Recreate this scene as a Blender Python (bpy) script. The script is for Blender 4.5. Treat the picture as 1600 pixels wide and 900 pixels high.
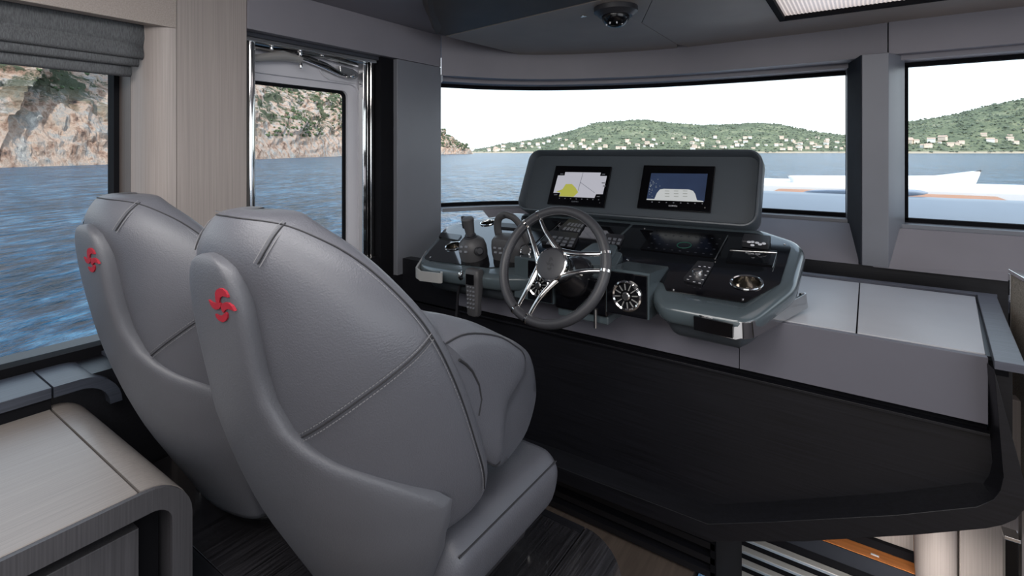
import bpy, bmesh, math, random
from mathutils import Vector, Matrix, noise
random.seed(7)
for o in list(bpy.data.objects): bpy.data.objects.remove(o)
SC = bpy.context.scene
COL = SC.collection
V = Vector

# ------------------------------------------------------------------ camera
EYE = V((0, 0, 1.5)); FPX = 795.0; HEAD = math.radians(34.7); HY = 237.0
FWD = V((-math.sin(HEAD), math.cos(HEAD), 0)); RGT = V((math.cos(HEAD), math.sin(HEAD), 0)); UP = V((0, 0, 1))
cd = bpy.data.cameras.new('camera'); cam = bpy.data.objects.new('camera', cd); COL.objects.link(cam)
cam.location = EYE; cam.rotation_euler = (math.pi/2, 0, HEAD)
cd.sensor_width = 36; cd.lens = 36*FPX/1600; cd.shift_y = -(450-HY)/1600; cd.clip_start = .02; cd.clip_end = 20000
SC.camera = cam

# ------------------------------------------------------------------ light and exposure
w = bpy.data.worlds.new('world'); SC.world = w; w.use_nodes = True
nt = w.node_tree; nt.nodes.clear()
tc = nt.nodes.new('ShaderNodeTexCoord'); sx = nt.nodes.new('ShaderNodeSeparateXYZ'); rp = nt.nodes.new('ShaderNodeValToRGB')
nz = nt.nodes.new('ShaderNodeTexNoise'); nz.inputs['Scale'].default_value = 3; nz.inputs['Detail'].default_value = 4
mx = nt.nodes.new('ShaderNodeMath'); mx.operation = 'MULTIPLY_ADD'; mx.inputs[1].default_value = .25
bg = nt.nodes.new('ShaderNodeBackground'); ow = nt.nodes.new('ShaderNodeOutputWorld')
nt.links.new(tc.outputs['Generated'], sx.inputs[0]); nt.links.new(tc.outputs['Generated'], nz.inputs['Vector'])
nt.links.new(nz.outputs['Fac'], mx.inputs[0]); nt.links.new(sx.outputs['Z'], mx.inputs[2])
nt.links.new(mx.outputs[0], rp.inputs[0]); nt.links.new(rp.outputs[0], bg.inputs[0]); nt.links.new(bg.outputs[0], ow.inputs[0])
e = rp.color_ramp.elements
e[0].position = .08; e[0].color = (.97, .99, 1, 1); e[1].position = .40; e[1].color = (.74, .86, .98, 1)
e2 = rp.color_ramp.elements.new(.95); e2.color = (.52, .68, .92, 1)
bg.inputs['Strength'].default_value = 1.6
sd = bpy.data.lights.new('sun', 'SUN'); so = bpy.data.objects.new('sun', sd); COL.objects.link(so)
sd.energy = 3.6; sd.angle = .01; sd.color = (1, .95, .88)
so.rotation_euler = V((-.62, .55, -.62)).to_track_quat('-Z', 'Y').to_euler()
def area(name, loc, tgt, sx_, sy_, energy, col=(1, 1, 1)):
    d = bpy.data.lights.new(name, 'AREA'); d.shape = 'RECTANGLE'; d.size = sx_; d.size_y = sy_; d.energy = energy; d.color = col
    o = bpy.data.objects.new(name, d); COL.objects.link(o); o.location = loc
    o.rotation_euler = (V(tgt)-V(loc)).to_track_quat('-Z', 'Y').to_euler(); return o
area('starboard_fill_light', (2.0, .3, 1.55), (-1.5, 1.0, 1.0), 2.6, .9, 20, (.95, .97, 1))  # added fill lamp, stands in for daylight from unseen starboard windows
area('seat_fill_light', (-.75, .35, 2.08), (-1.0, .75, 1.0), 1.3, .5, 17, (1, .98, .96))  # unseen lamp added over the seats for contrast, no fixture there
area('aft_fill_light', (.2, -2.7, 1.1), (-.3, 1.5, 1.35), 2.6, 1.5, 12, (.97, .98, 1))  # added fill from aft, the wall behind it has no door
area('overhead_fill_light', (-.4, -.55, 2.09), (-.45, -.4, 0), 2.6, 1.0, 36, (1, .96, .92))  # unseen lamp added overhead to balance the cabin against daylight
area('stairwell_light', (.12, 1.98, .12), (-.1, 2.5, -.3), .35, .12, 2.0, (1, .93, .86))
SC.view_settings.view_transform = 'Standard'; SC.view_settings.look = 'None'
SC.view_settings.exposure = 0.0; SC.view_settings.gamma = 1

# ------------------------------------------------------------------ helpers
def ray(px, py): return FWD + RGT*((px-800)/FPX) + UP*((HY-py)/FPX)
def P(px, py, X=None, Y=None, Z=None):
    r = ray(px, py)
    t = X/r.x if X is not None else (Y/r.y if Y is not None else (Z-1.5)/r.z)
    return EYE + r*t
def PP(px, py, o, n):
    r = ray(px, py); return EYE + r*((o-EYE).dot(n)/r.dot(n))

def lin(c):
    return tuple((x/12.92 if x <= .04045 else ((x+.055)/1.055)**2.4) for x in c)
def rgb(r, g, b): return lin((r/255, g/255, b/255))
def mat(name, col, rough=.5, metal=0., spec=.5, coat=0., grain=None, bump=None, alpha=None, emit=None, trans=0, var=.12, col2=None):
    """grain=(sx,sy,sz) stretched noise colour variation; bump=(scale,strength,dist)"""
    m = bpy.data.materials.new(name); m.use_nodes = True
    n = m.node_tree.nodes; l = m.node_tree.links; b = n['Principled BSDF']
    c = tuple(col)+(1,)
    b.inputs['Base Color'].default_value = c; b.inputs['Roughness'].default_value = rough
    b.inputs['Metallic'].default_value = metal; b.inputs['Specular IOR Level'].default_value = spec
    b.inputs['Coat Weight'].default_value = coat; b.inputs['Coat Roughness'].default_value = .05
    b.inputs['Transmission Weight'].default_value = trans
    if emit: b.inputs['Emission Color'].default_value = tuple(emit[:3])+(1,); b.inputs['Emission Strength'].default_value = emit[3]
    tcn = n.new('ShaderNodeTexCoord')
    g = grain or (6, 6, 6)
    mp = n.new('ShaderNodeMapping'); mp.inputs['Scale'].default_value = g; l.new(tcn.outputs['Object'], mp.inputs[0])
    t = n.new('ShaderNodeTexNoise'); t.inputs['Scale'].default_value = 1; t.inputs['Detail'].default_value = 6 if grain else 3
    l.new(mp.outputs[0], t.inputs['Vector'])
    r = n.new('ShaderNodeValToRGB'); l.new(t.outputs['Fac'], r.inputs[0])
    r.color_ramp.elements[0].position = .32; r.color_ramp.elements[1].position = .68
    r.color_ramp.elements[0].color = tuple(x*(1-var) for x in col)+(1,)
    r.color_ramp.elements[1].color = (tuple(col2) if col2 else tuple(min(1, x*(1+var)) for x in col))+(1,)
    l.new(r.outputs[0], b.inputs['Base Color'])
    if grain and not bump:
        bp = n.new('ShaderNodeBump'); bp.inputs['Strength'].default_value = .15; bp.inputs['Distance'].default_value = .001
        l.new(t.outputs['Fac'], bp.inputs['Height']); l.new(bp.outputs[0], b.inputs['Normal'])
    if bump:
        t2 = n.new('ShaderNodeTexNoise'); t2.inputs['Scale'].default_value = bump[0]; t2.inputs['Detail'].default_value = 2
        l.new(tcn.outputs['Object'], t2.inputs['Vector'])
        bp = n.new('ShaderNodeBump'); bp.inputs['Strength'].default_value = bump[1]; bp.inputs['Distance'].default_value = bump[2]
        l.new(t2.outputs['Fac'], bp.inputs['Height']); l.new(bp.outputs[0], b.inputs['Normal'])
    return m

M = {}
M['leather'] = mat('leather', rgb(88, 89, 96), .40, bump=(330, .35, .002), var=.04)
M['leather_dark'] = mat('leather_dark', rgb(84, 85, 91), .46, bump=(330, .25, .002), var=.04)
M['stitch'] = mat('stitch', rgb(116, 116, 120), .7)
M['satin'] = mat('satin', rgb(176, 174, 172), .42, metal=.35, var=.03)
M['seam'] = mat('seam', rgb(40, 40, 44), .7)
M['logo_red'] = mat('logo_red', rgb(150, 10, 36), .7, bump=(900, .4, .001))
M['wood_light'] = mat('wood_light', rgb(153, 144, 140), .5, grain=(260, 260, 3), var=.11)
M['wood_light_x'] = mat('wood_light_x', rgb(158, 148, 142), .42, grain=(3, 260, 260), var=.14)
M['wood_grey'] = mat('wood_grey', rgb(74, 73, 77), .5, grain=(260, 260, 4), var=.22)
M['wood_dark'] = mat('wood_dark', rgb(20, 20, 25), .42, grain=(4, 200, 200), var=.4)
M['wood_dark_y'] = mat('wood_dark_y', rgb(50, 50, 55), .38, grain=(200, 4, 200), var=.4)
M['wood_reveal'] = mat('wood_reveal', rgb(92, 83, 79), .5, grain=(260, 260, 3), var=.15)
M['ceiling_grey_shaded'] = mat('ceiling_grey_shaded', rgb(70, 66, 65), .45, spec=.25)  # shaded copy of the ceiling grey, shade put into the colour
M['column_black'] = mat('column_black', rgb(26, 26, 30), .22, coat=.4)
M['wood_light_y'] = mat('wood_light_y', rgb(136, 129, 125), .36, grain=(420, 5, 420), var=.12)
M['wood_sill'] = mat('wood_sill', rgb(60, 64, 74), .36, grain=(180, 5, 180), var=.25)
M['wood_edge'] = mat('wood_edge', rgb(84, 86, 96), .35, grain=(5, 180, 180), var=.2)
M['plinth_wood'] = mat('plinth_wood', rgb(36, 35, 38), .27, grain=(220, 6, 220), var=.75, coat=.3)
M['black_recess'] = mat('black_recess', rgb(16, 16, 20), .85, spec=.15)
M['grey_panel'] = mat('grey_panel', rgb(129, 126, 133), .5, bump=(500, .1, .001), var=.03)
M['grey_cool'] = mat('grey_cool', rgb(118, 120, 127), .38, var=.03)
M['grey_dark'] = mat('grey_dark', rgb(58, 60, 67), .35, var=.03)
M['ceiling_grey'] = mat('ceiling_grey', rgb(154, 145, 138), .5, spec=.3, var=.04)
M['counter'] = mat('counter', rgb(186, 186, 190), .4, bump=(400, .15, .001), var=.03)
M['fascia'] = mat('fascia', rgb(104, 103, 112), .5, var=.03)
M['teal'] = mat('teal', rgb(78, 88, 93), .22, coat=.6, var=.03)
M['hood'] = mat('hood', rgb(68, 74, 80), .38, var=.03)
M['gloss_black'] = mat('gloss_black', rgb(10, 10, 14), .07, coat=.5, var=.05)
M['black_glass'] = mat('black_glass', rgb(8, 8, 11), .16, spec=.35, coat=0, var=.05)
M['black_plastic'] = mat('black_plastic', rgb(42, 42, 46), .42, var=.05)
M['dark_rubber'] = mat('dark_rubber', rgb(72, 71, 73), .5, var=.05)
M['key'] = mat('key', rgb(112, 114, 120), .5)
M['white_print'] = mat('white_print', rgb(205, 205, 210), .6)
M['chrome'] = mat('chrome', (.78, .77, .76), .08, metal=1, var=.02)
M['matt_charcoal'] = mat('matt_charcoal', rgb(46, 48, 54), .9, spec=.1)
M['touch_print'] = mat('touch_print', rgb(48, 50, 58), .5)
M['rail_chrome'] = mat('rail_chrome', (.46, .45, .45), .1, metal=1, var=.05)
M['steel'] = mat('steel', (.72, .71, .7), .24, metal=1, var=.04)
M['steel_brushed'] = mat('steel_brushed', (.72, .71, .69), .4, metal=.7, grain=(4, 200, 200), var=.06)
M['white_paint'] = mat('white_paint', rgb(205, 204, 210), .35, var=.02)
M['white_vinyl'] = mat('white_vinyl', rgb(238, 238, 240), .6, var=.02)
M['deck_white'] = mat('deck_white', rgb(186, 188, 192), .4, var=.03)
M['fabric'] = mat('fabric', rgb(92, 94, 97), .95, grain=(420, 420, 60), var=.3, bump=(900, .5, .002))
M['tweed'] = mat('tweed', rgb(150, 140, 128), .95, grain=(250, 250, 250), var=.4)
M['blue_fabric'] = mat('blue_fabric', rgb(150, 160, 175), .9, var=.15)
M['teak'] = mat('teak', rgb(182, 114, 62), .45, grain=(3, 90, 90), var=.2)
M['blind_cream'] = mat('blind_cream', rgb(226, 214, 206), .9, grain=(30, 300, 300), var=.05)
M['sky_screen'] = mat('led_green', rgb(20, 90, 70), .4, emit=rgb(30, 120, 100)+(.12,))
M['floor_wood'] = mat('floor_wood', rgb(96, 84, 76), .55, grain=(60, 4, 60), var=.2)

def glass_mat(name, tint, refl=.06):
    m = bpy.data.materials.new(name); m.use_nodes = True; n = m.node_tree.nodes; l = m.node_tree.links; n.clear()
    t = n.new('ShaderNodeBsdfTransparent'); t.inputs[0].default_value = tint+(1,)
    g = n.new('ShaderNodeBsdfGlossy'); g.inputs['Roughness'].default_value = .02
    f = n.new('ShaderNodeFresnel'); f.inputs[0].default_value = 1.10
    x = n.new('ShaderNodeMixShader'); o = n.new('ShaderNodeOutputMaterial')
    l.new(f.outputs[0], x.inputs[0]); l.new(t.outputs[0], x.inputs[1]); l.new(g.outputs[0], x.inputs[2]); l.new(x.outputs[0], o.inputs[0])
    return m
M['glass'] = glass_mat('glass', (.96, .98, .98))

def meta(o, label=None, cat=None, group=None, kind=None):
    if label: o['label'] = label
    if cat: o['category'] = cat
    if group: o['group'] = group
    if kind: o['kind'] = kind
    return o
def thing(name, loc, label, cat, group=None):
    o = bpy.data.objects.new(name, None); COL.objects.link(o); o.location = loc; o.empty_display_size = .1
    return meta(o, label, cat, group)
def wloc(o):
    p = V((0, 0, 0))
    while o is not None: p = p + o.location; o = o.parent
    return p
def link(name, bm, material, parent=None, smooth=False, bevel=0, seg=2, subd=0, angle=40, solid=None, label=None, kind=None):
    """bm has world coordinates; it is moved into the parent's frame"""
    bmesh.ops.recalc_face_normals(bm, faces=bm.faces)
    off = wloc(parent) if parent else V((0, 0, 0))
    if parent is None:
        cs = [v.co for v in bm.verts]
        off = V((sum(c.x for c in cs)/len(cs), sum(c.y for c in cs)/len(cs), min(c.z for c in cs)))
    for v in bm.verts: v.co -= off
    if smooth or bevel:
        for f in bm.faces: f.smooth = True
    me = bpy.data.meshes.new(name); bm.to_mesh(me); bm.free()
    if material is not None: me.materials.append(M[material] if isinstance(material, str) else material)
    o = bpy.data.objects.new(name, me); COL.objects.link(o)
    if parent: o.parent = parent
    else: o.location = off
    if solid:
        md = o.modifiers.new('solid', 'SOLIDIFY'); md.thickness = solid; md.offset = 0
    if bevel:
        md = o.modifiers.new('bevel', 'BEVEL'); md.width = bevel; md.segments = seg; md.limit_method = 'ANGLE'; md.angle_limit = math.radians(35)
        md.harden_normals = True
    if subd:
        md = o.modifiers.new('sub', 'SUBSURF'); md.levels = subd; md.render_levels = subd
    if smooth and not bevel and not subd:
        try: me.set_sharp_from_angle(angle=math.radians(angle))
        except Exception: pass
    if label: o['label'] = label
    if kind: o['kind'] = kind
    return o
def struct(name, bm, m, parent=None, **k):
    return link(name, bm, m, parent, kind='structure', **k)

def NB(): return bmesh.new()
def add_box(bm, x0, x1, y0, y1, z0, z1):
    vs = [bm.verts.new((x, y, z)) for x in (x0, x1) for y in (y0, y1) for z in (z0, z1)]
    for f in ((0, 1, 3, 2), (4, 6, 7, 5), (0, 4, 5, 1), (2, 3, 7, 6), (0, 2, 6, 4), (1, 5, 7, 3)):
        bm.faces.new([vs[i] for i in f])
    return bm
def box(*a): return add_box(NB(), *a)
def add_prism(bm, pts, vec):
    vec = V(vec); a = [bm.verts.new(V(p)) for p in pts]; b = [bm.verts.new(V(p)+vec) for p in pts]
    n = len(pts); bm.faces.new(a); bm.faces.new(b[::-1])
    for i in range(n): bm.faces.new((a[i], a[(i+1) % n], b[(i+1) % n], b[i]))
    return bm
def prism(pts, vec): return add_prism(NB(), pts, vec)
def add_loft(bm, rings, closed=True, cap0=True, cap1=True):
    R = [[bm.verts.new(V(p)) for p in r] for r in rings]; n = len(R[0])
    for i in range(len(R)-1):
        for j in range(n if closed else n-1):
            k = (j+1) % n; bm.faces.new((R[i][j], R[i][k], R[i+1][k], R[i+1][j]))
    if closed and cap0: bm.faces.new(R[0][::-1])
    if closed and cap1: bm.faces.new(R[-1])
    return bm
def add_tube(bm, pts, r, seg=8, closed=False, sq=1.0, upv=None):
    pts = [V(p) for p in pts]; n = len(pts); rings = []
    rr = r if isinstance(r, (list, tuple)) else [r]*n
    last = None
    for i, p in enumerate(pts):
        t = (pts[(i+1) % n]-pts[i-1]) if closed else (pts[min(i+1, n-1)]-pts[max(i-1, 0)])
        t.normalize()
        u = V(upv) if upv else (last if last else (V((0, 0, 1)) if abs(t.z) < .9 else V((1, 0, 0))))
        s = t.cross(u).normalized(); u = s.cross(t).normalized(); last = u
        rings.append([p + (s*math.cos(2*math.pi*k/seg) + u*sq*math.sin(2*math.pi*k/seg))*rr[i] for k in range(seg)])
    if closed: rings.append(rings[0]); 
    if closed:
        R = [[bm.verts.new(q) for q in r_] for r_ in rings[:-1]]; m = len(R)
        for i in range(m):
            for j in range(seg):
                k = (j+1) % seg; bm.faces.new((R[i][j], R[i][k], R[(i+1) % m][k], R[(i+1) % m][j]))
        return bm
    return add_loft(bm, rings)
def tube(*a, **k): return add_tube(NB(), *a, **k)
def add_lathe(bm, c, ax, prof, seg=24, cap0=True, cap1=True):
    """prof = [(radius, height along ax)]"""
    ax = V(ax).normalized(); u = ax.cross(V((0, 0, 1)) if abs(ax.z) < .9 else V((1, 0, 0))).normalized(); v = ax.cross(u)
    rings = [[V(c)+ax*h+(u*math.cos(2*math.pi*k/seg)+v*math.sin(2*math.pi*k/seg))*max(r, 1e-4) for k in range(seg)] for r, h in prof]
    return add_loft(bm, rings, True, cap0, cap1)
def lathe(*a, **k): return add_lathe(NB(), *a, **k)
def interp(tab, t):
    """tab sorted ascending in first column; returns linear interpolation"""
    if t <= tab[0][0]: return tab[0][1]
    for (a, x), (b, y) in zip(tab, tab[1:]):
        if t <= b:
            s = (t-a)/(b-a); return x+(y-x)*s
    return tab[-1][1]
def smooth_tab(tab):
    def f(t):
        if t <= tab[0][0]: return tab[0][1]
        if t >= tab[-1][0]: return tab[-1][1]
        for i in range(len(tab)-1):
            if t <= tab[i+1][0]:
                x0, y0 = tab[max(i-1, 0)]; x1, y1 = tab[i]; x2, y2 = tab[i+1]; x3, y3 = tab[min(i+2, len(tab)-1)]
                m1 = (y2-y0)/(x2-x0) if x2 > x0 else 0; m2 = (y3-y1)/(x3-x1) if x3 > x1 else 0
                h = x2-x1; s = (t-x1)/h
                return (2*s**3-3*s*s+1)*y1+(s**3-2*s*s+s)*h*m1+(-2*s**3+3*s*s)*y2+(s**3-s*s)*h*m2
    return f
def arcpts(c, r, a0, a1, n):
    return [(c[0]+r*math.cos(math.radians(a0+(a1-a0)*i/n)), c[1]+r*math.sin(math.radians(a0+(a1-a0)*i/n))) for i in range(n+1)]
def rrect(w, h, r, n=5):
    p = []
    for cx, cy, a in ((w/2-r, h/2-r, 0), (-w/2+r, h/2-r, 90), (-w/2+r, -h/2+r, 180), (w/2-r, -h/2+r, 270)):
        p += arcpts((cx, cy), r, a, a+90, n)
    return p
def polyround(pts, r, n=5):
    """round the corners of a 2D polygon"""
    out = []; m = len(pts)
    for i in range(m):
        a, b, c = V(pts[i-1]), V(pts[i]), V(pts[(i+1) % m])
        ri = r[i] if isinstance(r, (list, tuple)) else r
        d1 = (a-b); d2 = (c-b); l = min(ri, d1.length*.45, d2.length*.45)
        if l < 1e-5: out.append(b); continue
        p = b+d1.normalized()*l; q = b+d2.normalized()*l
        for k in range(n+1):
            t = k/n; out.append(p*(1-t)**2+b*2*t*(1-t)+q*t*t)
    return out
def dup(root, shift, label):
    def cp(o, par):
        c = o.copy(); COL.objects.link(c)
        if par: c.parent = par
        for ch in list(o.children): cp(ch, c)
        return c
    r = cp(root, None); r.location = root.location+V(shift); r['label'] = label
    return r
# ================================================================== ROOM SHELL
# floor with the stair opening
b = NB()
add_box(b, -2.3, 2.2, -3, 1.84, -.05, 0)
add_box(b, -2.3, -.5, 1.84, 2.9, -.05, 0)
struct('floor', b, 'floor_wood')
# port side: joinery faces at x -1.86, hull glass at -2.1
XP = -1.86
struct('wall_port', add_box(box(-2.3, -1.9, -3, .979, -.05, .835), -2.02, -1.9, .979, 2.6, -.05, 1.0), 'wood_dark')
# aft and starboard walls out of the frame, with window openings in the starboard one
struct('wall_aft', box(-2.3, 2.3, -3.1, -3, -.05, 2.2), 'wood_light')
b = NB()
add_box(b, 2.1, 2.2, -3, 2.9, -.05, .9); add_box(b, 2.1, 2.2, -3, 2.9, 1.9, 2.15)
for y in (-3, -1.4, 1.7): add_box(b, 2.1, 2.2, y, y+.2, .9, 1.9)
struct('wall_starboard', b, 'grey_panel')

# port window with wood surround
win = thing('window_1', (-2.1, -.3, .86), 'wide port side window showing the rocky shore, under the grey roman blind', 'window'); win['kind'] = 'structure'
b = NB()
add_box(b, -2.115, -2.06, .64, .70, .86, 2.1); add_box(b, -2.115, -2.06, -3, .70, .835, .866); add_box(b, -2.115, -2.06, -3, .70, 1.85, 2.1)
struct('window_frame', b, 'black_recess', win)
struct('pane', box(-2.104, -2.098, -3, .65, .862, 1.86), 'glass', win)
# side reveal with concave-rounded return
b = NB()
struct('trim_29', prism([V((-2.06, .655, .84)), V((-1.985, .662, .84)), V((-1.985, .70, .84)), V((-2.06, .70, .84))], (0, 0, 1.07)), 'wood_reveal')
pl = [(-1.982, .662), (-1.97, .668)] + [(-1.97+.11*math.sin(t*math.pi/2/6), .668+.079*(1-math.cos(t*math.pi/2/6))) for t in range(1, 7)] + [(-1.90, .747), (-1.982, .747)]
pl2 = []
for q in pl: pl2.append(V((q[0], q[1], .84)))
add_prism(b, pl2, (0, 0, 1.07))
struct('trim_1', b, 'wood_light', smooth=True, angle=35)
struct('trim_2', box(-2.08, -1.86, .749, .979, -.05, 2.12), 'wood_light', bevel=.001)
struct('trim_3', box(-1.90, -1.858, -3, .7475, 1.905, 2.12), 'wood_light_x', bevel=.002)
struct('trim_4', box(-2.06, -1.902, -3, .745, 2.0, 2.12), 'black_recess')
# window sill planks, aft ledge
struct('window_sill', box(-2.06, -1.99, .606, .979, .835, .846), 'wood_sill', bevel=.001)
struct('trim_5', box(-1.988, -1.895, .606, .979, .828, .842), 'wood_sill', bevel=.001)

# roman blind: folds
bl = thing('roman_blind', (-1.93, -.2, 1.74), 'dark grey woven roman blind gathered in folds over the port window', 'blind')
def blind_prof(z0, z1, bulge, x0=-1.93):
    n = 8
    return [(x0 + bulge*math.sin(math.pi*min(1, (k/n)*1.25)**1.0 if k/n < .8 else math.pi*.0)*0, z0) for k in range(0)]
tiers = [(2.1, 1.835, .012, .045, .0), (1.87, 1.80, .038, .050, -.010), (1.835, 1.775, .03, .04, -.020), (1.80, 1.742, .02, .026, -.035)]
for i, (zt, zb, xa, xb, ye) in enumerate(tiers):
    rings = []
    for k in range(9):
        t = k/8; z = zt+(zb-zt)*t
        x = -1.965 + xa + (xb-xa)*math.sin(t*math.pi/2)**2
        if t > .85: x -= .008*(t-.85)/.15
        rings.append([V((x+.003*noise.noise(V((y*2.2, z*9, i))), y, z+.004*noise.noise(V((y*1.7, i*5., 0))))) for y in [-1.2+(1.885+ye-(.02 if t < .5 else 0)*(1-t)+ .0)*q/30 for q in range(31)]])
    bb = NB(); add_loft(bb, rings, closed=False)
    # the lower edge turns back under
    link('fold', bb, 'fabric', bl, smooth=True, solid=.006)
link('headrail', box(-1.985, -1.955, -1.2, .66, 1.97, 2.0), 'black_recess', bl)

# grey header over door, grey pillar forward of it
YD0, YD1 = .979, 1.627
struct('trim_6', box(-2.08, XP, .981, 2.02, 1.952, 2.12), 'grey_panel', bevel=.002)
struct('trim_7', box(-2.0, XP, 1.71, 2.02, .90, 1.95), 'grey_cool', bevel=.002)
struct('trim_8', box(-2.02, -1.885, 1.63, 1.708, -.05, 1.951), 'black_recess')
struct('trim_9', box(-2.0, -1.862, 1.63, 2.3, -.05, .898), 'wood_dark')
# header soffit
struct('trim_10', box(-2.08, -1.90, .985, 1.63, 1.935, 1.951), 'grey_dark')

# sliding side door
dr = thing('door_1', (-1.99, 1.35, 0), 'white framed side door with rounded window beside the grey pillar', 'door'); dr['kind'] = 'structure'
def yz(pts, x): return [V((x, p[0], p[1])) for p in pts]
def rr_yz(y0, y1, z0, z1, r, x, n=5):
    return yz([((y0+y1)/2+p[0], (z0+z1)/2+p[1]) for p in rrect(y1-y0, z1-z0, r, n)], x)
def frame_yz(x0, x1, A, B):
    """ring between outer rounded rect A and inner B, x0..x1"""
    b = NB()
    o0, o1 = rr_yz(*A, x0), rr_yz(*A, x1); i0, i1 = rr_yz(*B, x0), rr_yz(*B, x1)
    R = [[b.verts.new(p) for p in r] for r in (o0, i0, i1, o1)]
    n = len(o0)
    for a in range(4):
        for j in range(n):
            k = (j+1) % n; b.faces.new((R[a][j], R[a][k], R[(a+1) % 4][k], R[(a+1) % 4][j]))
    return b
struct('door_leaf', frame_yz(-2.03, -1.985, (.90, 1.668, -.03, 1.925, .07), (.99, 1.585, .55, 1.815, .05)), 'white_paint', dr, bevel=.004)
struct('inner_rim', frame_yz(-2.028, -2.0, (.985, 1.59, .545, 1.82, .052), (1.0, 1.53, .59, 1.785, .03)), 'white_paint', dr, smooth=True, angle=30)
struct('gasket', frame_yz(-2.026, -2.015, (.995, 1.533, .58, 1.79, .032), (1.01, 1.516, .60, 1.772, .02)), 'black_recess', dr)
struct('pane', prism(rr_yz(1.0, 1.525, .59, 1.78, .03, -2.022), (.004, 0, 0)), 'glass', dr)
# chrome jambs
struct('trim_11', add_tube(box(-2.05, -1.93, .981, 1.0, -.03, 1.935), [(-1.925, 1.025, -.03), (-1.925, 1.025, 1.93)], .019, 16), 'chrome', smooth=True)
b = NB()
add_box(b, -1.975, -1.94, 1.572, 1.60, -.03, 1.93); add_box(b, -1.935, -1.925, 1.606, 1.622, -.03, 1.93)
struct('trim_12', b, 'chrome', bevel=.002)
struct('trim_13', box(-1.93, -1.90, .985, 1.62, 1.918, 1.934), 'steel', bevel=.002)
# black sealing strips beside the jamb
struct('trim_14', box(-1.98, -1.955, 1.604, 1.629, -.03, 1.93), 'black_recess')

# door linkage
ln = thing('door_linkage', P(480, 100, X=-1.95), 'polished folding hinge arm across the top of the side door', 'hinge')
def pX(px, py, X=-1.95): return P(px, py, X=X)
link('arm', tube([pX(389, 92), pX(420, 89), pX(445, 88), pX(470, 93)], [.017, .022, .025, .018], 10, sq=.8), 'satin', ln, smooth=True)
link('arm', tube([pX(462, 88), pX(480, 92), pX(508, 103), pX(532, 116), pX(540, 118)], [.014, .021, .022, .016, .010], 10, sq=.7), 'chrome', ln, smooth=True)
link('arm', tube([pX(392, 72), pX(425, 78), pX(470, 80), pX(505, 88), pX(558, 103)], .009, 8), 'chrome', ln, smooth=True)
link('arm', tube([pX(500, 84), pX(530, 92), pX(556, 100)], .012, 8, sq=.6), 'steel', ln, smooth=True)
link('end_plate', prism([pX(*q) for q in ((531, 102), (552, 108), (560, 114), (560, 120), (556, 124), (545, 123), (533, 118))], (-.02, 0, 0)), 'steel', ln, bevel=.003)
for q in ((424, 74), (469, 83), (503, 84), (470, 103), (549, 115)):
    link('pin', lathe(pX(*q, X=-1.94)+V((0, 0, -.012)), (0, 0, 1) if q[1] != 115 else (1, 0, 0), [(.006, 0), (.0075, .003), (.0075, .022), (.005, .026)], 10), 'chrome', ln, smooth=True)
b = NB()
add_tube(b, [pX(499, 108, -1.978), pX(505, 117, -1.978), pX(515, 124, -1.978), pX(555, 130, -1.978)], .004, 6)
link('seat_groove', b, 'white_paint', ln, smooth=True)

# ---- front: windscreen line and upper frieze
GL = [(-2.0, 2.15), (-1.87, 2.36), (-1.735, 2.51), (-1.55, 2.65), (-1.3, 2.77), (-.95, 2.875), (-.5, 2.925), (-.06, 2.93)]
gx = smooth_tab(GL)
def curve_pts(x0, x1, n, off=0.):
    out = []
    for i in range(n+1):
        x = x0+(x1-x0)*i/n; y = gx(x); d = (gx(x+.01)-gx(x-.01))/.02
        nrm = V((d, -1)).normalized(); out.append((x+nrm.x*off, y+nrm.y*off))
    return out
def wall_strip(pa, pb, z0, z1):
    """solid between plan curves pa (inner) and pb (outer)"""
    rings = [[V((a[0], a[1], z0)), V((a[0], a[1], z1)), V((c[0], c[1], z1)), V((c[0], c[1], z0))] for a, c in zip(pa, pb)]
    return add_loft(NB(), rings)
X0, X1 = -1.995, -.062
n = 28
ZT, ZB = 1.876, 1.205
w2 = thing('window_2', (-.9, 2.9, 1.2), 'large curved windscreen above the dashboard looking over the sea', 'window'); w2['kind'] = 'structure'
struct('pane', wall_strip(curve_pts(X0, X1, n, -.003), curve_pts(X0, X1, n, .003), 1.14, ZT+.01), 'glass', w2, smooth=True)
struct('gasket', wall_strip(curve_pts(X0, X1, n, .012), curve_pts(X0, X1, n, -.02), ZT-.006, ZT+.012), 'black_recess', w2, smooth=True)
b = wall_strip(curve_pts(X0, X1, n, .012), curve_pts(X0, X1, n, -.02), 1.185, 1.205)
add_box(b, X1-.012, X1+.012, 2.90, 2.95, 1.19, ZT)
struct('gasket', b, 'black_recess', w2)
struct('trim_15', wall_strip(curve_pts(X0, X1+.1, n, .11), curve_pts(X0, X1+.1, n, -.05), ZT+.012, 1.935), 'grey_panel', smooth=True)
struct('trim_16', wall_strip(curve_pts(X0, X1+.1, n, .10), curve_pts(X0, X1+.1, n, -.05), 1.165, 1.186), 'grey_cool', smooth=True)
# starboard windscreen
w3 = thing('window_3', (.9, 2.85, 1.2), 'starboard front window right of the grey pillar', 'window'); w3['kind'] = 'structure'
SY = 2.82
struct('pane', box(.15, 2.1, SY-.003, SY+.003, 1.19, ZT+.01), 'glass', w3)
b = NB(); add_box(b, .13, 2.1, SY-.012, SY+.02, ZT-.006, ZT+.012); add_box(b, .13, 2.1, SY-.012, SY+.02, 1.19, 1.21); add_box(b, .13, .158, SY-.012, SY+.02, 1.2, ZT)
struct('gasket', b, 'black_recess', w3)
struct('trim_17', box(.1, 2.1, SY-.11, SY+.05, ZT+.012, 1.935), 'grey_panel')
struct('trim_18', box(.1, 2.1, SY-.10, SY+.05, 1.17, 1.192), 'grey_cool')
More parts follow.
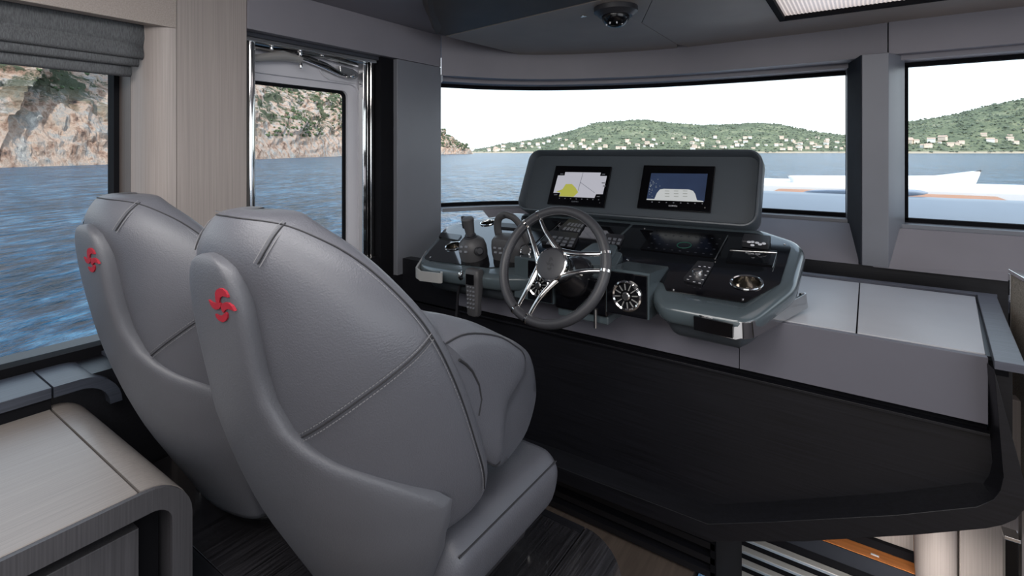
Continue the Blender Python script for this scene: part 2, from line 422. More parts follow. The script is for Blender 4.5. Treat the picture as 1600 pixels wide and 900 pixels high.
# panels below the windows
def lean(pa0, pa1, z0, z1, th=.03):
    rings = [[V((a[0], a[1], z0)), V((c[0], c[1], z1)), V((c[0], c[1]+th, z1)), V((a[0], a[1]+th, z0))] for a, c in zip(pa0, pa1)]
    return add_loft(NB(), rings)
A = [(x, min(y, 2.62)) for x, y in curve_pts(-1.80, -.02, n, .24)]
B_ = [(x, min(y, 2.80)) for x, y in curve_pts(-1.88, -.03, n, .12)]
struct('wall_bow', lean(A, B_, 1.02, 1.17), 'grey_panel', smooth=True)
struct('trim_19', lean([(.03, 2.6), (2.1, 2.57)], [(.03, 2.70), (2.1, 2.70)], 1.02, 1.176), 'grey_panel')
struct('trim_20', wall_strip(curve_pts(-1.80, 0, n, .20), curve_pts(-1.80, 0, n, .12), .6, 1.018), 'wood_dark')
struct('trim_21', box(-.6, 2.1, 2.63, 2.66, .5, 1.02), 'wood_dark')
# pillar
pp = [(-.008, 2.60), (.082, 2.60), (.142, 2.745), (.142, 2.88), (-.075, 2.92), (-.062, 2.84)]
struct('trim_22', prism([V((x, y, 1.022)) for x, y in pp], (0, 0, .886)), 'grey_cool', bevel=.002)
q_ = V((-.054, .24, 0)).normalized(); nl = V((-q_.y, q_.x, 0))
struct('trim_30', prism([V((-.008, 2.600, 1.023))+nl*.0, V((-.062, 2.84, 1.023)), V((-.062, 2.84, 1.023))+nl*.004, V((-.008, 2.600, 1.023))+nl*.004], (0, 0, .884)), 'matt_charcoal')
# frieze
FR = curve_pts(-2.0, -.05, n, .28)
FRo = curve_pts(-2.0, -.05, n, .06)
fa = [(-1.86, 2.022)] + [p for p in curve_pts(-1.9, -.25, n, .20) if p[1] > 2.05 and p[0] > -1.858]
fa = [(x, min(y, 2.70)) for x, y in fa]
px_, py_ = fa[-1]
fa += [(-.1, 2.70), (.08, 2.665)]
fb = [(x+.0, y+.2) for x, y in fa]
struct('trim_23', wall_strip(fa, fb, 1.908, 2.14), 'grey_panel', smooth=True, bevel=.0)
struct('trim_24', box(.084, 2.1, 2.662, 2.9, 1.908, 2.14), 'grey_panel', bevel=.002)

# ceiling: main slab with hatch hole, raised a little; dropped forward panel
HX0, HX1, HY0, HY1 = -.28, .95, 1.45, 2.37
b = NB()
ZC = 2.12
add_box(b, -2.3, 2.2, -3.1, HY0, ZC, ZC+.06); add_box(b, -2.3, HX0, HY0, HY1, ZC, ZC+.06)
add_box(b, HX1, 2.2, HY0, HY1, ZC, ZC+.06); add_box(b, -2.3, 2.2, HY1, 3.0, ZC, ZC+.06)
struct('ceiling', b, 'grey_panel')
# dropped forward panel (facets)
ZD = 2.045
ka = P(697, 57, Z=ZD); kb = P(940, 0, Z=ZD); kc = P(1002, 36, Z=ZD); kd = P(1058, 70, Z=ZD)
front = [V((x, y, ZD)) for x, y in fa if x > ka.x+.02 and x < .0]
dp = thing('ceiling_panel', (0, 2, ZD), 'dropped satin dark grey ceiling panel over the helm', 'panel'); dp['kind'] = 'structure'
b = NB()
pts = [ka] + [f for f in front if f.x < kd.x] + [kd, kc, V((kb.x, kb.y, ZD))]
add_prism(b, pts, (0, 0, .07)); struct('facet', b, 'ceiling_grey', dp, bevel=.001)
b = NB()
pts = [kd+V((.003, 0, 0))] + [f for f in front if f.x > kd.x] + [V((HX0-.012, 2.69, ZD)), V((HX0-.012, HY0-.3, ZD)), V((kc.x+.5, 1.1, ZD)), kc+V((.003, 0, 0))]
add_prism(b, pts, (0, 0, .07)); struct('facet', b, 'ceiling_grey', dp, bevel=.001)
b = NB()
add_box(b, HX0-.012, 2.1, HY1+.012, 2.69, ZD, ZC-.003)
struct('facet', b, 'ceiling_grey', dp)
struct('facet', box(HX1+.012, 2.1, 1.0, HY1+.01, ZD, ZC-.003), 'ceiling_grey', dp)
# rear tilted facets
kb2 = V((kb.x, kb.y, ZD))
b = NB()
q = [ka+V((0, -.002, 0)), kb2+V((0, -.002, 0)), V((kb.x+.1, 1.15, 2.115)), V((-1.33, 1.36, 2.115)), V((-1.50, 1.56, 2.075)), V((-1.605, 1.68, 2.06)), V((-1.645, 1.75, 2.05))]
add_prism(b, q, (0, 0, .03)); struct('facet', b, 'ceiling_grey_shaded', dp, bevel=.008)
b = NB()
q = [kb2+V((.003, 0, 0)), kc, V((kc.x+.5, 1.1, ZD)), V((kb.x+.1, 1.15, ZD+.01))]
add_prism(b, q, (0, 0, .06)); struct('facet', b, 'ceiling_grey', dp)
# side lip of the dropped panel
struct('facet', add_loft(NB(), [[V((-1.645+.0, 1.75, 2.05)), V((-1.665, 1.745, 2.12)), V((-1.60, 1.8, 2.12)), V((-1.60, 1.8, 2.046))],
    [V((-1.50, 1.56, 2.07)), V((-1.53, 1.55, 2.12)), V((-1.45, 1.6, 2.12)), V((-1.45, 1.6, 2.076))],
    [V((-1.33, 1.36, 2.11)), V((-1.35, 1.35, 2.12)), V((-1.30, 1.4, 2.12)), V((-1.30, 1.4, 2.116))]]), 'ceiling_grey_shaded', dp, bevel=.004)
# hatch
ht = thing('window_4', ((HX0+HX1)/2, 1.9, ZD), 'ceiling hatch with pleated cream sunshade in black frame', 'hatch'); ht['kind'] = 'structure'
b = NB()
add_box(b, HX0-.01, HX0+.012, HY0, HY1, ZD-.004, ZC+.06); add_box(b, HX1-.012, HX1+.01, HY0, HY1, ZD-.004, ZC+.06)
add_box(b, HX0-.01, HX1+.01, HY1-.012, HY1+.01, ZD-.004, ZC+.06); add_box(b, HX0-.01, HX1+.01, HY0-.01, HY0+.012, ZD-.004, ZC+.06)
struct('hatch_frame', b, 'black_recess', ht)
m = bpy.data.materials.new('shade'); m.use_nodes = True; nn = m.node_tree.nodes; ll = m.node_tree.links; nn.clear()
d1 = nn.new('ShaderNodeBsdfDiffuse'); d2 = nn.new('ShaderNodeBsdfTranslucent'); mxs = nn.new('ShaderNodeMixShader'); oo = nn.new('ShaderNodeOutputMaterial')
wv = nn.new('ShaderNodeTexNoise'); wv.inputs['Scale'].default_value = 60; cr = nn.new('ShaderNodeValToRGB')
cr.color_ramp.elements[0].color = rgb(214, 196, 186)+(1,); cr.color_ramp.elements[1].color = rgb(228, 214, 206)+(1,)
ll.new(wv.outputs['Fac'], cr.inputs[0]); ll.new(cr.outputs[0], d1.inputs[0]); ll.new(cr.outputs[0], d2.inputs[0])
ll.new(d1.outputs[0], mxs.inputs[1]); ll.new(d2.outputs[0], mxs.inputs[2]); ll.new(mxs.outputs[0], oo.inputs[0]); mxs.inputs[0].default_value = .7
b = NB()
npl = 90
for i in range(npl):
    xa = HX0+.012+(HX1-HX0-.024)*i/npl; xb = HX0+.012+(HX1-HX0-.024)*(i+1)/npl; xm = (xa+xb)/2
    for p, q2, za, zb in ((xa, xm, 0, .006), (xm, xb, .006, 0)):
        vs = [b.verts.new(c) for c in ((p, HY0+.012, ZD+.012+za*.4), (q2, HY0+.012, ZD+.012+zb*.4), (q2, HY1-.012, ZD+.012+zb*.4), (p, HY1-.012, ZD+.012+za*.4))]; b.faces.new(vs)
struct('sunshade', b, m, ht)
# vertical joints of the frieze
j1 = P(697, 80, X=-1.83)

# dome camera
c = P(962, 12, Z=ZD)
dc = thing('dome_camera', c+V((0, 0, -.05)), 'black security dome camera on the ceiling panel', 'camera')
link('base', lathe(c, (0, 0, -1), [(.082, 0), (.082, .018), (.070, .026), (.062, .034), (.052, .034)], 32), 'black_plastic', dc, smooth=True)
link('dome', lathe(c+V((0, 0, -.034)), (0, 0, -1), [(.052*math.cos(t*math.pi/16), .042*math.sin(t*math.pi/16)) for t in range(9)], 32), 'black_glass', dc, smooth=True)
for k in range(7):
    a = k*.9
    link('indicator', lathe(c+V((.028*math.cos(a), .028*math.sin(a)-.01, -.062)), (math.cos(a)*.4, math.sin(a)*.4, -1), [(.003, 0), (.003, .006), (.001, .008)], 8), 'white_print', dc)
# little ceiling catch
c = P(912, 24, Z=ZD)
link('ceiling_catch', add_box(box(c.x-.012, c.x+.012, c.y-.006, c.y+.006, ZD-.006, ZD), c.x-.004, c.x+.004, c.y-.012, c.y+.012, ZD-.004, ZD), 'chrome').update_tag()
meta(bpy.data.objects['ceiling_catch'], 'tiny chrome catch set in ceiling left of the dome camera', 'catch')

# ================================================================== PORT CABINET AND LEDGE
def rnd_slab(x0, x1, y0, y1, z, th, r, n=8):
    """slab whose forward edge (y1) rolls down"""
    prof = [(y0, z), (y1-r, z)] + [(y1-r+r*math.sin(t*math.pi/2/n), z-r+r*math.cos(t*math.pi/2/n)) for t in range(1, n+1)]
    inner = [(y1-th, z-r)] + [(y1-r+(r-th)*math.sin(t*math.pi/2/n), z-r+(r-th)*math.cos(t*math.pi/2/n)) for t in range(n-1, -1, -1)] + [(y0, z-th)]
    return prism([V((x0, a, c)) for a, c in prof+inner], (x1-x0, 0, 0))
cb = thing('side_cabinet', (-1.55, -.4, 0), 'low cabinet with light brushed wood top behind the far helm seat', 'cabinet')
CX = -1.262
link('top', box(-1.96, CX, -2.2, .434, .76, .78), 'wood_light_y', cb, bevel=.002)
link('top_edge', rnd_slab(-1.96, CX, .438, .535, .78, .032, .09), 'wood_light_y', cb, smooth=True, angle=30)
# grey end frame, follows top and rolled edge
pr = [(-2.2, .778), (.44, .778)] + [(.445+.09*math.sin(t*math.pi/16), .688+.09*math.cos(t*math.pi/16)) for t in range(1, 9)] + [(.535, 0), (.495, 0), (.495, .67)] + [(.455+.04*math.sin(t*math.pi/16), .69+.04*math.cos(t*math.pi/16)) for t in range(7, -1, -1)] + [(-2.2, .73)]
link('end_frame', prism([V((CX+.0, a, c)) for a, c in pr], (.012, 0, 0)), 'wood_grey', cb)
link('carcass', box(-1.95, CX-.05, -2.2, .49, .0, .73), 'black_recess', cb)
link('door', box(CX-.05, CX-.006, -.6, .438, .06, .70), 'wood_grey', cb, bevel=.002)
link('front_face', box(-1.95, CX, .500, .533, 0, .69), 'wood_grey', cb)
lg = thing('window_ledge', (-1.95, -.4, .78), 'dark wood ledge with rounded end between side cabinet and port window', 'ledge')
link('board', box(-2.05, -1.862, -2.2, .436, .812, .842), 'wood_sill', lg, bevel=.002)
link('riser', box(-2.04, -1.868, -2.2, .436, .781, .811), 'black_recess', lg)
link('rounded_end', rnd_slab(-2.05, -1.862, .44, .60, .842, .03, .10), 'wood_sill', lg, smooth=True, angle=30)

# ================================================================== SEAT PLATFORM
pf = thing('seat_platform', (-1.2, .9, 0), 'black glossy wood plinth carrying both helm seats', 'plinth')
PZ = .5
link('top', box(-1.88, -.612, .60, 1.20, PZ-.02, PZ), 'plinth_wood', pf, bevel=.001)
link('aft_trim', box(-1.88, -.60, .555, .598, PZ-.03, PZ), 'wood_dark', pf, bevel=.001)
link('front_trim', box(-1.88, -.612, 1.202, 1.225, PZ-.03, PZ), 'wood_dark', pf, bevel=.001)
n8 = 8
prof = [(-.608, PZ)] + [(-.608+.10*math.sin(t*math.pi/2/n8), PZ-.10+.10*math.cos(t*math.pi/2/n8)) for t in range(n8+1)] + [(-.508, 0), (-.54, 0), (-.608, PZ-.05)]
link('rounded_side', prism([V((a, .56, c)) for a, c in prof], (0, .665, 0)), 'plinth_wood', pf, smooth=True, angle=30)
link('body', box(-1.87, -.62, .58, 1.21, 0, PZ-.021), 'black_recess', pf)
# ================================================================== HELM SEATS
SX = -.87   # centre of the near seat
st = thing('helm_chair', (SX, .85, PZ), 'near helm seat in grey leather with red emblem, in front of the steering wheel', 'seat', 'pair of grey leather helm seats on the plinth')
yb = smooth_tab([(.55, .680), (.62, .642), (.70, .598), (.80, .545), (.95, .483), (1.10, .438), (1.29, .402), (1.36, .407), (1.41, .436)])
ye = smooth_tab([(.78, .730), (.82, .775), (.885, .772), (.98, .735), (1.107, .680), (1.208, .630), (1.29, .578), (1.34, .545), (1.38, .510), (1.41, .500)])
wd = smooth_tab([(.78, .215), (.82, .262), (.885, .287), (.98, .294), (1.107, .292), (1.208, .272), (1.29, .225), (1.34, .178), (1.38, .120), (1.40, .085), (1.41, .06)])
def back_y(x, z, w=None):
    w = w or wd(z); dep = ye(z)-yb(z); t = min(1, abs(x)/w)
    return yb(z)+dep*(1-(max(0, 1-t**2.3))**(1/2.0))
def back_pt(s, z, off=0.):
    """s in -1..1 around the shell"""
    w = wd(z); dep = ye(z)-yb(z); a = s*math.pi/2
    sn = math.copysign(abs(math.sin(a))**(2/2.3), a); x = w*sn; y = yb(z)+dep*(1-math.cos(a))
    # outward normal (plan)
    nx = math.sin(a)/w; ny = -math.cos(a)/max(dep, .02); l = math.hypot(nx, ny); nx /= l; ny /= l
    y += .020*math.exp(-(abs(x)/.125)**3)*max(0, min(1, (1.325-z)/.05))
    return V((SX+x+nx*off, y+ny*off, z))
zs = [.785, .80, .83, .88, .94, 1.0, 1.06, 1.12, 1.18, 1.23, 1.27, 1.31, 1.345, 1.371, 1.387, 1.396]
rings = []
NS = 28
for z in zs:
    th = min(.085, .02+max(0, (1.412-z))**.5*.17); th = min(th, .03+(z-.78)*1.6)
    out = [back_pt(-1+2*i/NS, z) for i in range(NS+1)]
    inn = []
    w = wd(z); dep = ye(z)-yb(z)
    for i in range(NS+1):
        a = (1-2*i/NS)*math.pi/2
        x = (w-.055)*math.copysign(abs(math.sin(a))**.8, a); y = yb(z)+th+(dep-th+.01)*(1-math.cos(a))**1.1
        y = max(y, back_y(min(abs(x), w*.98), z)+.02)
        if i in (0, NS): y = ye(z)+.012; 
        inn.append(V((SX+x, y, z)))
    rings.append(out+[V((SX+w-.02, ye(z)+.018, z))]+inn+[V((SX-w+.02, ye(z)+.018, z))])
# closing rings (pinched)
def pinch(r, k, dz):
    c = V((sum(p.x for p in r)/len(r), sum(p.y for p in r)/len(r), r[0].z)); h = len(r)//2
    out = []
    for i, p in enumerate(r):
        q = r[(NS-i) % len(r)] if False else None
        out.append(V((c.x+(p.x-c.x)*k, p.y+(c.y+.012-p.y)*(1-k), p.z+dz)))
    return out
rings.append(pinch(rings[-1], .55, .005))
rings = [pinch(rings[0], .93, -.008)] + rings
shell = link('backrest', add_loft(NB(), rings), 'leather', st, smooth=True, subd=1)
# seams lie on the shell
def seam(path, label='seam'):
    """path: list of (s, z)"""
    pts = []
    for (s0, z0), (s1, z1) in zip(path, path[1:]):
        k = max(2, int(math.hypot((s1-s0)*.3, z1-z0)/.012))
        for i in range(k): pts.append((s0+(s1-s0)*i/k, z0+(z1-z0)*i/k))
    pts.append(path[-1]); return pts
def proj(p):
    d = p-EYE; f = d.dot(FWD); return (800+FPX*d.dot(RGT)/f, HY-FPX*d.z/f)
SZ = [(i/60., .80+j*.6/120) for i in range(-6, 60) for j in range(121)]
SZP = [(s_, z_, proj(back_pt(s_, z_))) for s_, z_ in SZ]
def on_shell(px, py):
    s0, z0, _ = min(SZP, key=lambda q: (q[2][0]-px)**2+(q[2][1]-py)**2+(q[0]**2)*.2)
    st_ = (1/120., .0025)
    for it in range(6):
        best = min(((s0+i*st_[0], z0+j*st_[1]) for i in (-1, 0, 1) for j in (-1, 0, 1)), key=lambda q: sum((u-v)**2 for u, v in zip(proj(back_pt(min(q[0], .985), q[1])), (px, py))))
        s0, z0 = best; st_ = (st_[0]*.6, st_[1]*.6)
    return (min(s0, .985), z0)
def smooth_path(p):
    q = p
    for _ in range(2):
        q = [q[0]]+[((q[i-1][0]+2*q[i][0]+q[i+1][0])/4, (q[i-1][1]+2*q[i][1]+q[i+1][1])/4) for i in range(1, len(q)-1)]+[q[-1]]
    # resample with Catmull-Rom
    out = []
    for i in range(len(q)-1):
        p0, p1, p2, p3 = q[max(i-1, 0)], q[i], q[i+1], q[min(i+2, len(q)-1)]
        for k in range(4):
            t = k/4; out.append(tuple(.5*(2*p1[c]+(p2[c]-p0[c])*t+(2*p0[c]-5*p1[c]+4*p2[c]-p3[c])*t*t+(3*p1[c]-p0[c]-3*p2[c]+p3[c])*t**3) for c in (0, 1)))
    return out+[q[-1]]
pe = [on_shell(*q) for q in ((460, 339), (498, 358), (547, 391), (591, 420), (636, 456), (667, 487), (687, 511), (707, 542), (724, 578), (742, 627), (758, 676), (764, 711))] + [(.955, .90), (.955, .865)]
pe = [(0, 1.393), (.25, 1.392), (.5, 1.390), (.70, 1.385), (.80, 1.376), (.87, 1.36), (.92, 1.33)] + [(min(.955, s_), z_) for s_, z_ in pe[3:]]
pdg = [(.955, 1.192)] + [on_shell(*q) for q in ((658, 549), (613, 582), (569, 616), (529, 647), (493, 673), (462, 688))]
ptp = [(.70, 1.385)] + [on_shell(*q) for q in ((440, 353), (422, 369), (409, 391), (402, 413))]
print('EDGE', pe, 'DIAG', pdg, 'TOP', ptp)
paths = {}
for nm_, p_ in (('edge', pe), ('diag', pdg), ('top', ptp)):
    paths[nm_+'_r'] = smooth_path(p_); paths[nm_+'_l'] = [(-s_, z_) for s_, z_ in smooth_path(p_)]
stb = NB()
for k, p in paths.items():
    q = seam(p); pts = [back_pt(s, z, -.0004) for s, z in q]
    link('seam', tube(pts, .0013, 6), 'seam', shell, smooth=True)
    offs = (-.006, .006) if 'edge' not in k else (.006,)
    for o_ in offs:
        acc = 0
        for i in range(len(q)-1):
            a, c = pts[i], pts[i+1]; L = (c-a).length; t = (c-a).normalized()
            nn_ = back_pt(q[i][0], q[i][1], .01)-back_pt(q[i][0], q[i][1], 0); side = t.cross(nn_).normalized()
            m_ = int(max(1, L/.0065))
            for j in range(m_):
                pc = a+(c-a)*((j+.5)/m_)+side*o_+nn_.normalized()*.0010
                add_prism(stb, [pc-t*.0021-side*.0007, pc+t*.0021-side*.0007, pc+t*.0021+side*.0007, pc-t*.0021+side*.0007], nn_.normalized()*.0009)
link('stitching', stb, 'stitch', shell, kind='stuff')

# centre back plate widening into the wing cover
pw = smooth_tab([(.60, .17), (.66, .195), (.74, .232), (.80, .258), (.86, .276), (.884, .277), (.900, .235), (.918, .175), (.935, .128), (.96, .100), (1.0, .088), (1.10, .084), (1.22, .084), (1.27, .080), (1.30, .070), (1.32, .055), (1.332, .03), (1.336, .004)])
def plate_y(x, z):
    k = max(0, min(1, (1.02-z)/.13)); k = k*k*(3-2*k)
    w = wd(max(z, .84))*(1-k)+.310*k
    dep = (ye(max(z, .83))-yb(max(z, .83))) if z > .83 else (ye(.83)-yb(.83))
    t = min(.985, abs(x)/w)
    return yb(z)+dep*(1-(1-t**2.3)**.5)-.013
def on_plate(px, py):
    best = min(((x_*.005, .80+z_*.004) for x_ in range(0, 58) for z_ in range(0, 60)), key=lambda q: sum((u-v)**2 for u, v in zip(proj(V((SX+q[0], plate_y(q[0], q[1]), q[1]))), (px, py))))
    return best
we = [on_plate(*q) for q in ((686, 797), (668, 786), (620, 768), (560, 748), (512, 731), (490, 718), (470, 697), (458, 672))]
print('WE', we)
tb = [(.54, .17), (.66, .200), (.74, .236), (.80, .262), (we[0][1]-.03, .278), (we[0][1]-.004, .281)]
for x_, z_ in we[1:]:
    if z_ > tb[-1][0]+.002 and z_ < 1.02: tb.append((z_, x_))
tb += [(1.045, .118)]
tb += [(1.075, .097), (1.11, .087), (1.15, .084), (1.22, .084), (1.27, .080), (1.30, .070), (1.32, .055), (1.332, .03), (1.336, .004)]
_pw = lambda t: (interp(tb, t-.012)+2*interp(tb, t)+interp(tb, t+.012))/4 if .915 < t < 1.30 else interp(tb, t)
pw = _pw
zz_ = sorted(set([round(q, 4) for q in [we[0][1]-.004+i*.004 for i in range(34)]]))
zp = [.56, .575, .60, .64, .68, .72, .76, .80, .83, .85] + [q for q in zz_ if .855 < q < 1.03] + [1.05, 1.1, 1.15, 1.2, 1.24, 1.27, 1.29, 1.305, 1.318, 1.327, 1.333, 1.336]
rings = []
for z in zp:
    w = pw(z); row = []
    rt = max(0, (z-1.30)/.036); rt = min(1, rt)
    for i in range(25):
        t = math.sin((-1+2*i/24)*math.pi/2); x = w*t
        roll = .015*(1-math.sqrt(max(0, 1-abs(t)**16)))
        y = plate_y(x, z)+roll+.009*(1-math.sqrt(max(0, 1-rt**6)))
        row.append(V((SX+x, y, z)))
    back = [V((p.x*.985+SX*.015, p.y+.020, p.z)) for p in row[::-1]]
    rings.append(row+back)
link('back_plate', add_loft(NB(), rings), 'leather_dark', st, smooth=True, angle=75)
# red emblem: four comma strokes, two arches and two cups
EMN = V((0, -1, -.18)).normalized(); EMO = V((SX, plate_y(0, 1.23), 1.23))
def crop(x, y): return (x/2.8125, 280+y/2.8125)
commas = [
 [(948, 540), (945, 520), (944, 500), (950, 487), (962, 479), (976, 481), (990, 493), (998, 510), (1001, 521), (990, 515), (977, 514), (966, 521), (961, 535), (962, 545)],
 [(915, 529), (930, 541), (945, 545), (960, 540), (969, 547), (970, 558), (962, 570), (950, 574), (936, 568), (925, 553)],
 [(974, 548), (988, 541), (1003, 544), (1017, 558), (1030, 581), (1015, 574), (1000, 570), (988, 576), (980, 588), (972, 575), (970, 560)],
 [(945, 592), (960, 600), (973, 600), (985, 590), (991, 584), (998, 594), (998, 610), (990, 624), (978, 629), (962, 622), (950, 608)],
]
for cm in commas:
    pts = polyround([tuple(q) for q in [crop(*p) for p in cm]], .6, 2)
    b3 = []
    for q in pts:
        p = PP(q[0], q[1], EMO, EMN)
        for _ in range(8):
            yy = .5*p.y+.5*(plate_y(p.x-SX, p.z)-.0025); p = P(q[0], q[1], Y=yy)
        b3.append(p)
    c3 = V((sum(p.x for p in b3)/len(b3), 0, sum(p.z for p in b3)/len(b3)))
    bb = NB()
    def surf(x, z, o=-.0025): return V((x, plate_y(x-SX, z)+o, z))
    top = [bb.verts.new(surf(p.x, p.z)) for p in b3]; cc = bb.verts.new(surf(c3.x, c3.z)); bt = [bb.verts.new(surf(p.x, p.z, .002)) for p in b3]
    for i in range(len(top)):
        k = (i+1) % len(top); bb.faces.new((cc, top[i], top[k])); bb.faces.new((top[i], bt[i], bt[k], top[k]))
    link('emblem', bb, 'logo_red', st, label='red embroidered emblem stroke')

# seat cushion
def cushion(x0, x1, y0, y1, z0, z1, mat_='leather', name='seat_cushion'):
    rings = []
    N = 20
    for k in range(N+1):
        t = k/N; y = y0+(y1-y0)*t
        e_ = min(t, 1-t); s = min(1, (e_/.10)) if e_ < .10 else 1; s = math.sqrt(max(0, 1-(1-s)**2))
        s = max(s, .02)
        hw = (x1-x0)/2*(.80+.20*s); zc = (z0+z1)/2; hh = (z1-z0)/2*(.25+.75*s)
        dome = .012*math.sin(math.pi*t)
        ring = []
        for q in rrect(2*hw, 2*hh, min(.05, hh*.8), 5):
            zz = zc+q[1]+(dome*(1-(q[0]/hw)**2) if q[1] > 0 else 0)
            taper = 1-.10*max(0, (zc-zz)/hh)   # narrower at the bottom
            ring.append(V(((x0+x1)/2+q[0]*taper, y, zz)))
        rings.append(ring)
    return link(name, add_loft(NB(), rings), mat_, st, smooth=True, subd=1)
cus = cushion(SX-.272, SX+.278, .665, 1.085, .635, .790)
for sgn in (1, -1):
    pts = []
    for k in range(25):
        y = .70+.35*k/24; pts.append(V((SX+.003+sgn*.2665, y, .767-.018*((y-.82)/.25)**2*0)))
    link('seam', tube(pts, .002, 6), 'seam', cus, smooth=True)
# padded side wings (armrests)
def at_x(lst, xo): return [(P(q[0], q[1], X=SX+xo).y, P(q[0], q[1], X=SX+xo).z) for q in lst]
sil = at_x([(640, 500), (690, 494), (742, 503), (790, 524), (822, 541), (839, 560), (847, 595), (847, 630), (834, 677), (812, 712), (792, 733), (765, 726), (720, 700), (660, 660)], .235)
fac = at_x([(640, 503), (690, 499), (742, 508), (788, 528), (815, 543), (829, 557), (830, 582), (819, 604), (807, 624), (799, 650), (791, 728), (764, 722), (720, 695), (660, 650)], .272)
sil = [(.645, sil[1][1]-.003)]+[(max(y, .65), z) for y, z in sil[1:-1]]+[(.66, sil[-2][1]+.03)]
fac = [(.675, sil[2][1]-.012)]+[(max(y, .68), min(z, sil[2][1]-.006)) for y, z in fac[1:-1]]+[(.68, fac[-2][1]+.03)]
def dens(p, m=4):
    out = []
    for i in range(len(p)):
        p0, p1, p2, p3 = p[i-1], p[i], p[(i+1) % len(p)], p[(i+2) % len(p)]
        for k in range(m):
            t = k/m; out.append(tuple(.5*(2*p1[c]+(p2[c]-p0[c])*t+(2*p0[c]-5*p1[c]+4*p2[c]-p3[c])*t*t+(3*p1[c]-p0[c]-3*p2[c]+p3[c])*t**3) for c in (0, 1)))
    return out
sil = dens(sil); fac = dens(fac)
def cen(p): return (sum(q[0] for q in p)/len(p), sum(q[1] for q in p)/len(p))
cS, cF = cen(sil), cen(fac)
for sgn in (1, -1):
    rings = []
    for xo, k, t in ((.130, .86, 0), (.137, .94, 0), (.150, .985, 0), (.185, 1, 0), (.216, 1.0, 0), (.232, 1, .35), (.247, 1, .8), (.253, 1.0, 1), (.259, .955, 1), (.265, .80, 1), (.268, .5, 1), (.269, .2, 1)):
        r_ = []
        for a_, c_ in zip(sil, fac):
            y = (cS[0]+(a_[0]-cS[0])*k)*(1-t)+(cF[0]+(c_[0]-cF[0])*k)*t; z = (cS[1]+(a_[1]-cS[1])*k)*(1-t)+(cF[1]+(c_[1]-cF[1])*k)*t
            r_.append(V((SX+sgn*xo, y, z)))
        rings.append(r_)
    wg = link('side_wing', add_loft(NB(), rings), 'leather', st, smooth=True, angle=70)
    pts = [V((SX+sgn*.2545, y, z)) for y, z in fac]
    link('seam', tube(pts, .0018, 6, closed=True), 'seam', wg, smooth=True)
    def wing_x(y, z):
        return .281
    oval = [P(q[0], q[1], X=SX+.2675) for q in ((718, 562), (728, 569), (738, 580), (748, 601), (752, 624), (748, 649))]
    if sgn < 0: oval = [V((2*SX-p.x, p.y, p.z)) for p in oval]
    link('piping', tube(oval, .0026, 6), 'seam', wg, smooth=True)
# base under the cushion
link('seat_pan', box(SX-.22, SX+.22, .72, 1.0, .60, .645), 'black_plastic', st, bevel=.01)
link('pedestal', lathe((SX, .84, PZ), (0, 0, 1), [(.12, 0), (.12, .008), (.05, .02), (.045, .10)], 28), 'steel', st, smooth=True)
for dx in (-.17,):
    for dy in (.72,):
        link('leg', box(SX+dx-.014, SX+dx+.014, dy-.014, dy+.014, PZ, .605), 'steel', st, bevel=.003)
st2 = dup(st, (-.578, 0, 0), 'far helm seat in grey leather with red emblem, beside the port window')

# ================================================================== DASHBOARD
DK = .266; DO = V((0, 0, .6014)); DN = V((0, -DK, 1)).normalized(); DY = V((0, 1, DK)).normalized()
def D(px, py, h=0.): return PP(px, py, DO+DN*h, DN)
db = thing('dashboard', (-.95, 1.8, .95), 'grey green dashboard with gloss black control panels and screen hood', 'dashboard')
outer = [(806, 331), (1190, 358), (1246, 376), (1258, 390), (1244, 446), (1186, 492), (1160, 502), (1034, 478), (1021, 462), (1014, 436), (948, 428), (905, 432), (860, 436), (812, 434), (772, 434), (672, 420), (652, 413), (658, 398), (697, 351)]
orr = [.02, .02, .05, .05, .04, .05, .05, .05, .03, .02, .01, .01, .01, .01, .03, .05, .05, .04, .05]
O3 = [D(*q) for q in outer]
def flat(pts): return [(p.x, p.y) for p in pts]
O2 = polyround(flat(O3), orr, 4)
def onD(x, y, h=0.): return V((x, y, .6014+DK*y))+DN*h
cx_ = sum(p[0] for p in O2)/len(O2); cyy = 1.9
def shrink(pts, d):
    """move every point of a 2D polygon inwards by d"""
    n = len(pts); ar = sum(pts[i][0]*pts[(i+1) % n][1]-pts[(i+1) % n][0]*pts[i][1] for i in range(n)); sg = 1 if ar > 0 else -1
    out = []
    for i in range(n):
        a, b_, c = V(pts[i-1]), V(pts[i]), V(pts[(i+1) % n])
        t = (c-a); 
        if t.length < 1e-9: out.append(b_); continue
        t.normalize(); nrm = V((-t.y, t.x))*sg; out.append(b_+nrm*d)
    return out
rings = []
for d_, h in ((.03, -.060), (.010, -.060), (.002, -.054), (.0, -.045), (-.002, -.03), (.001, -.012), (.008, -.004), (.018, 0.0), (.03, 0.0)):
    rings.append([onD(p[0], p[1], h) for p in shrink(O2, d_)])
body = link('body', add_loft(NB(), rings), 'teal', db, smooth=True, angle=50)
rings = [[onD(p[0], p[1], h) for p in shrink(O2, d_)] for d_, h in ((.075, -.135), (.055, -.130), (.040, -.115), (.030, -.090), (.026, -.058))]
lower = link('lower_body', add_loft(NB(), rings), 'hood', db, smooth=True, angle=50)
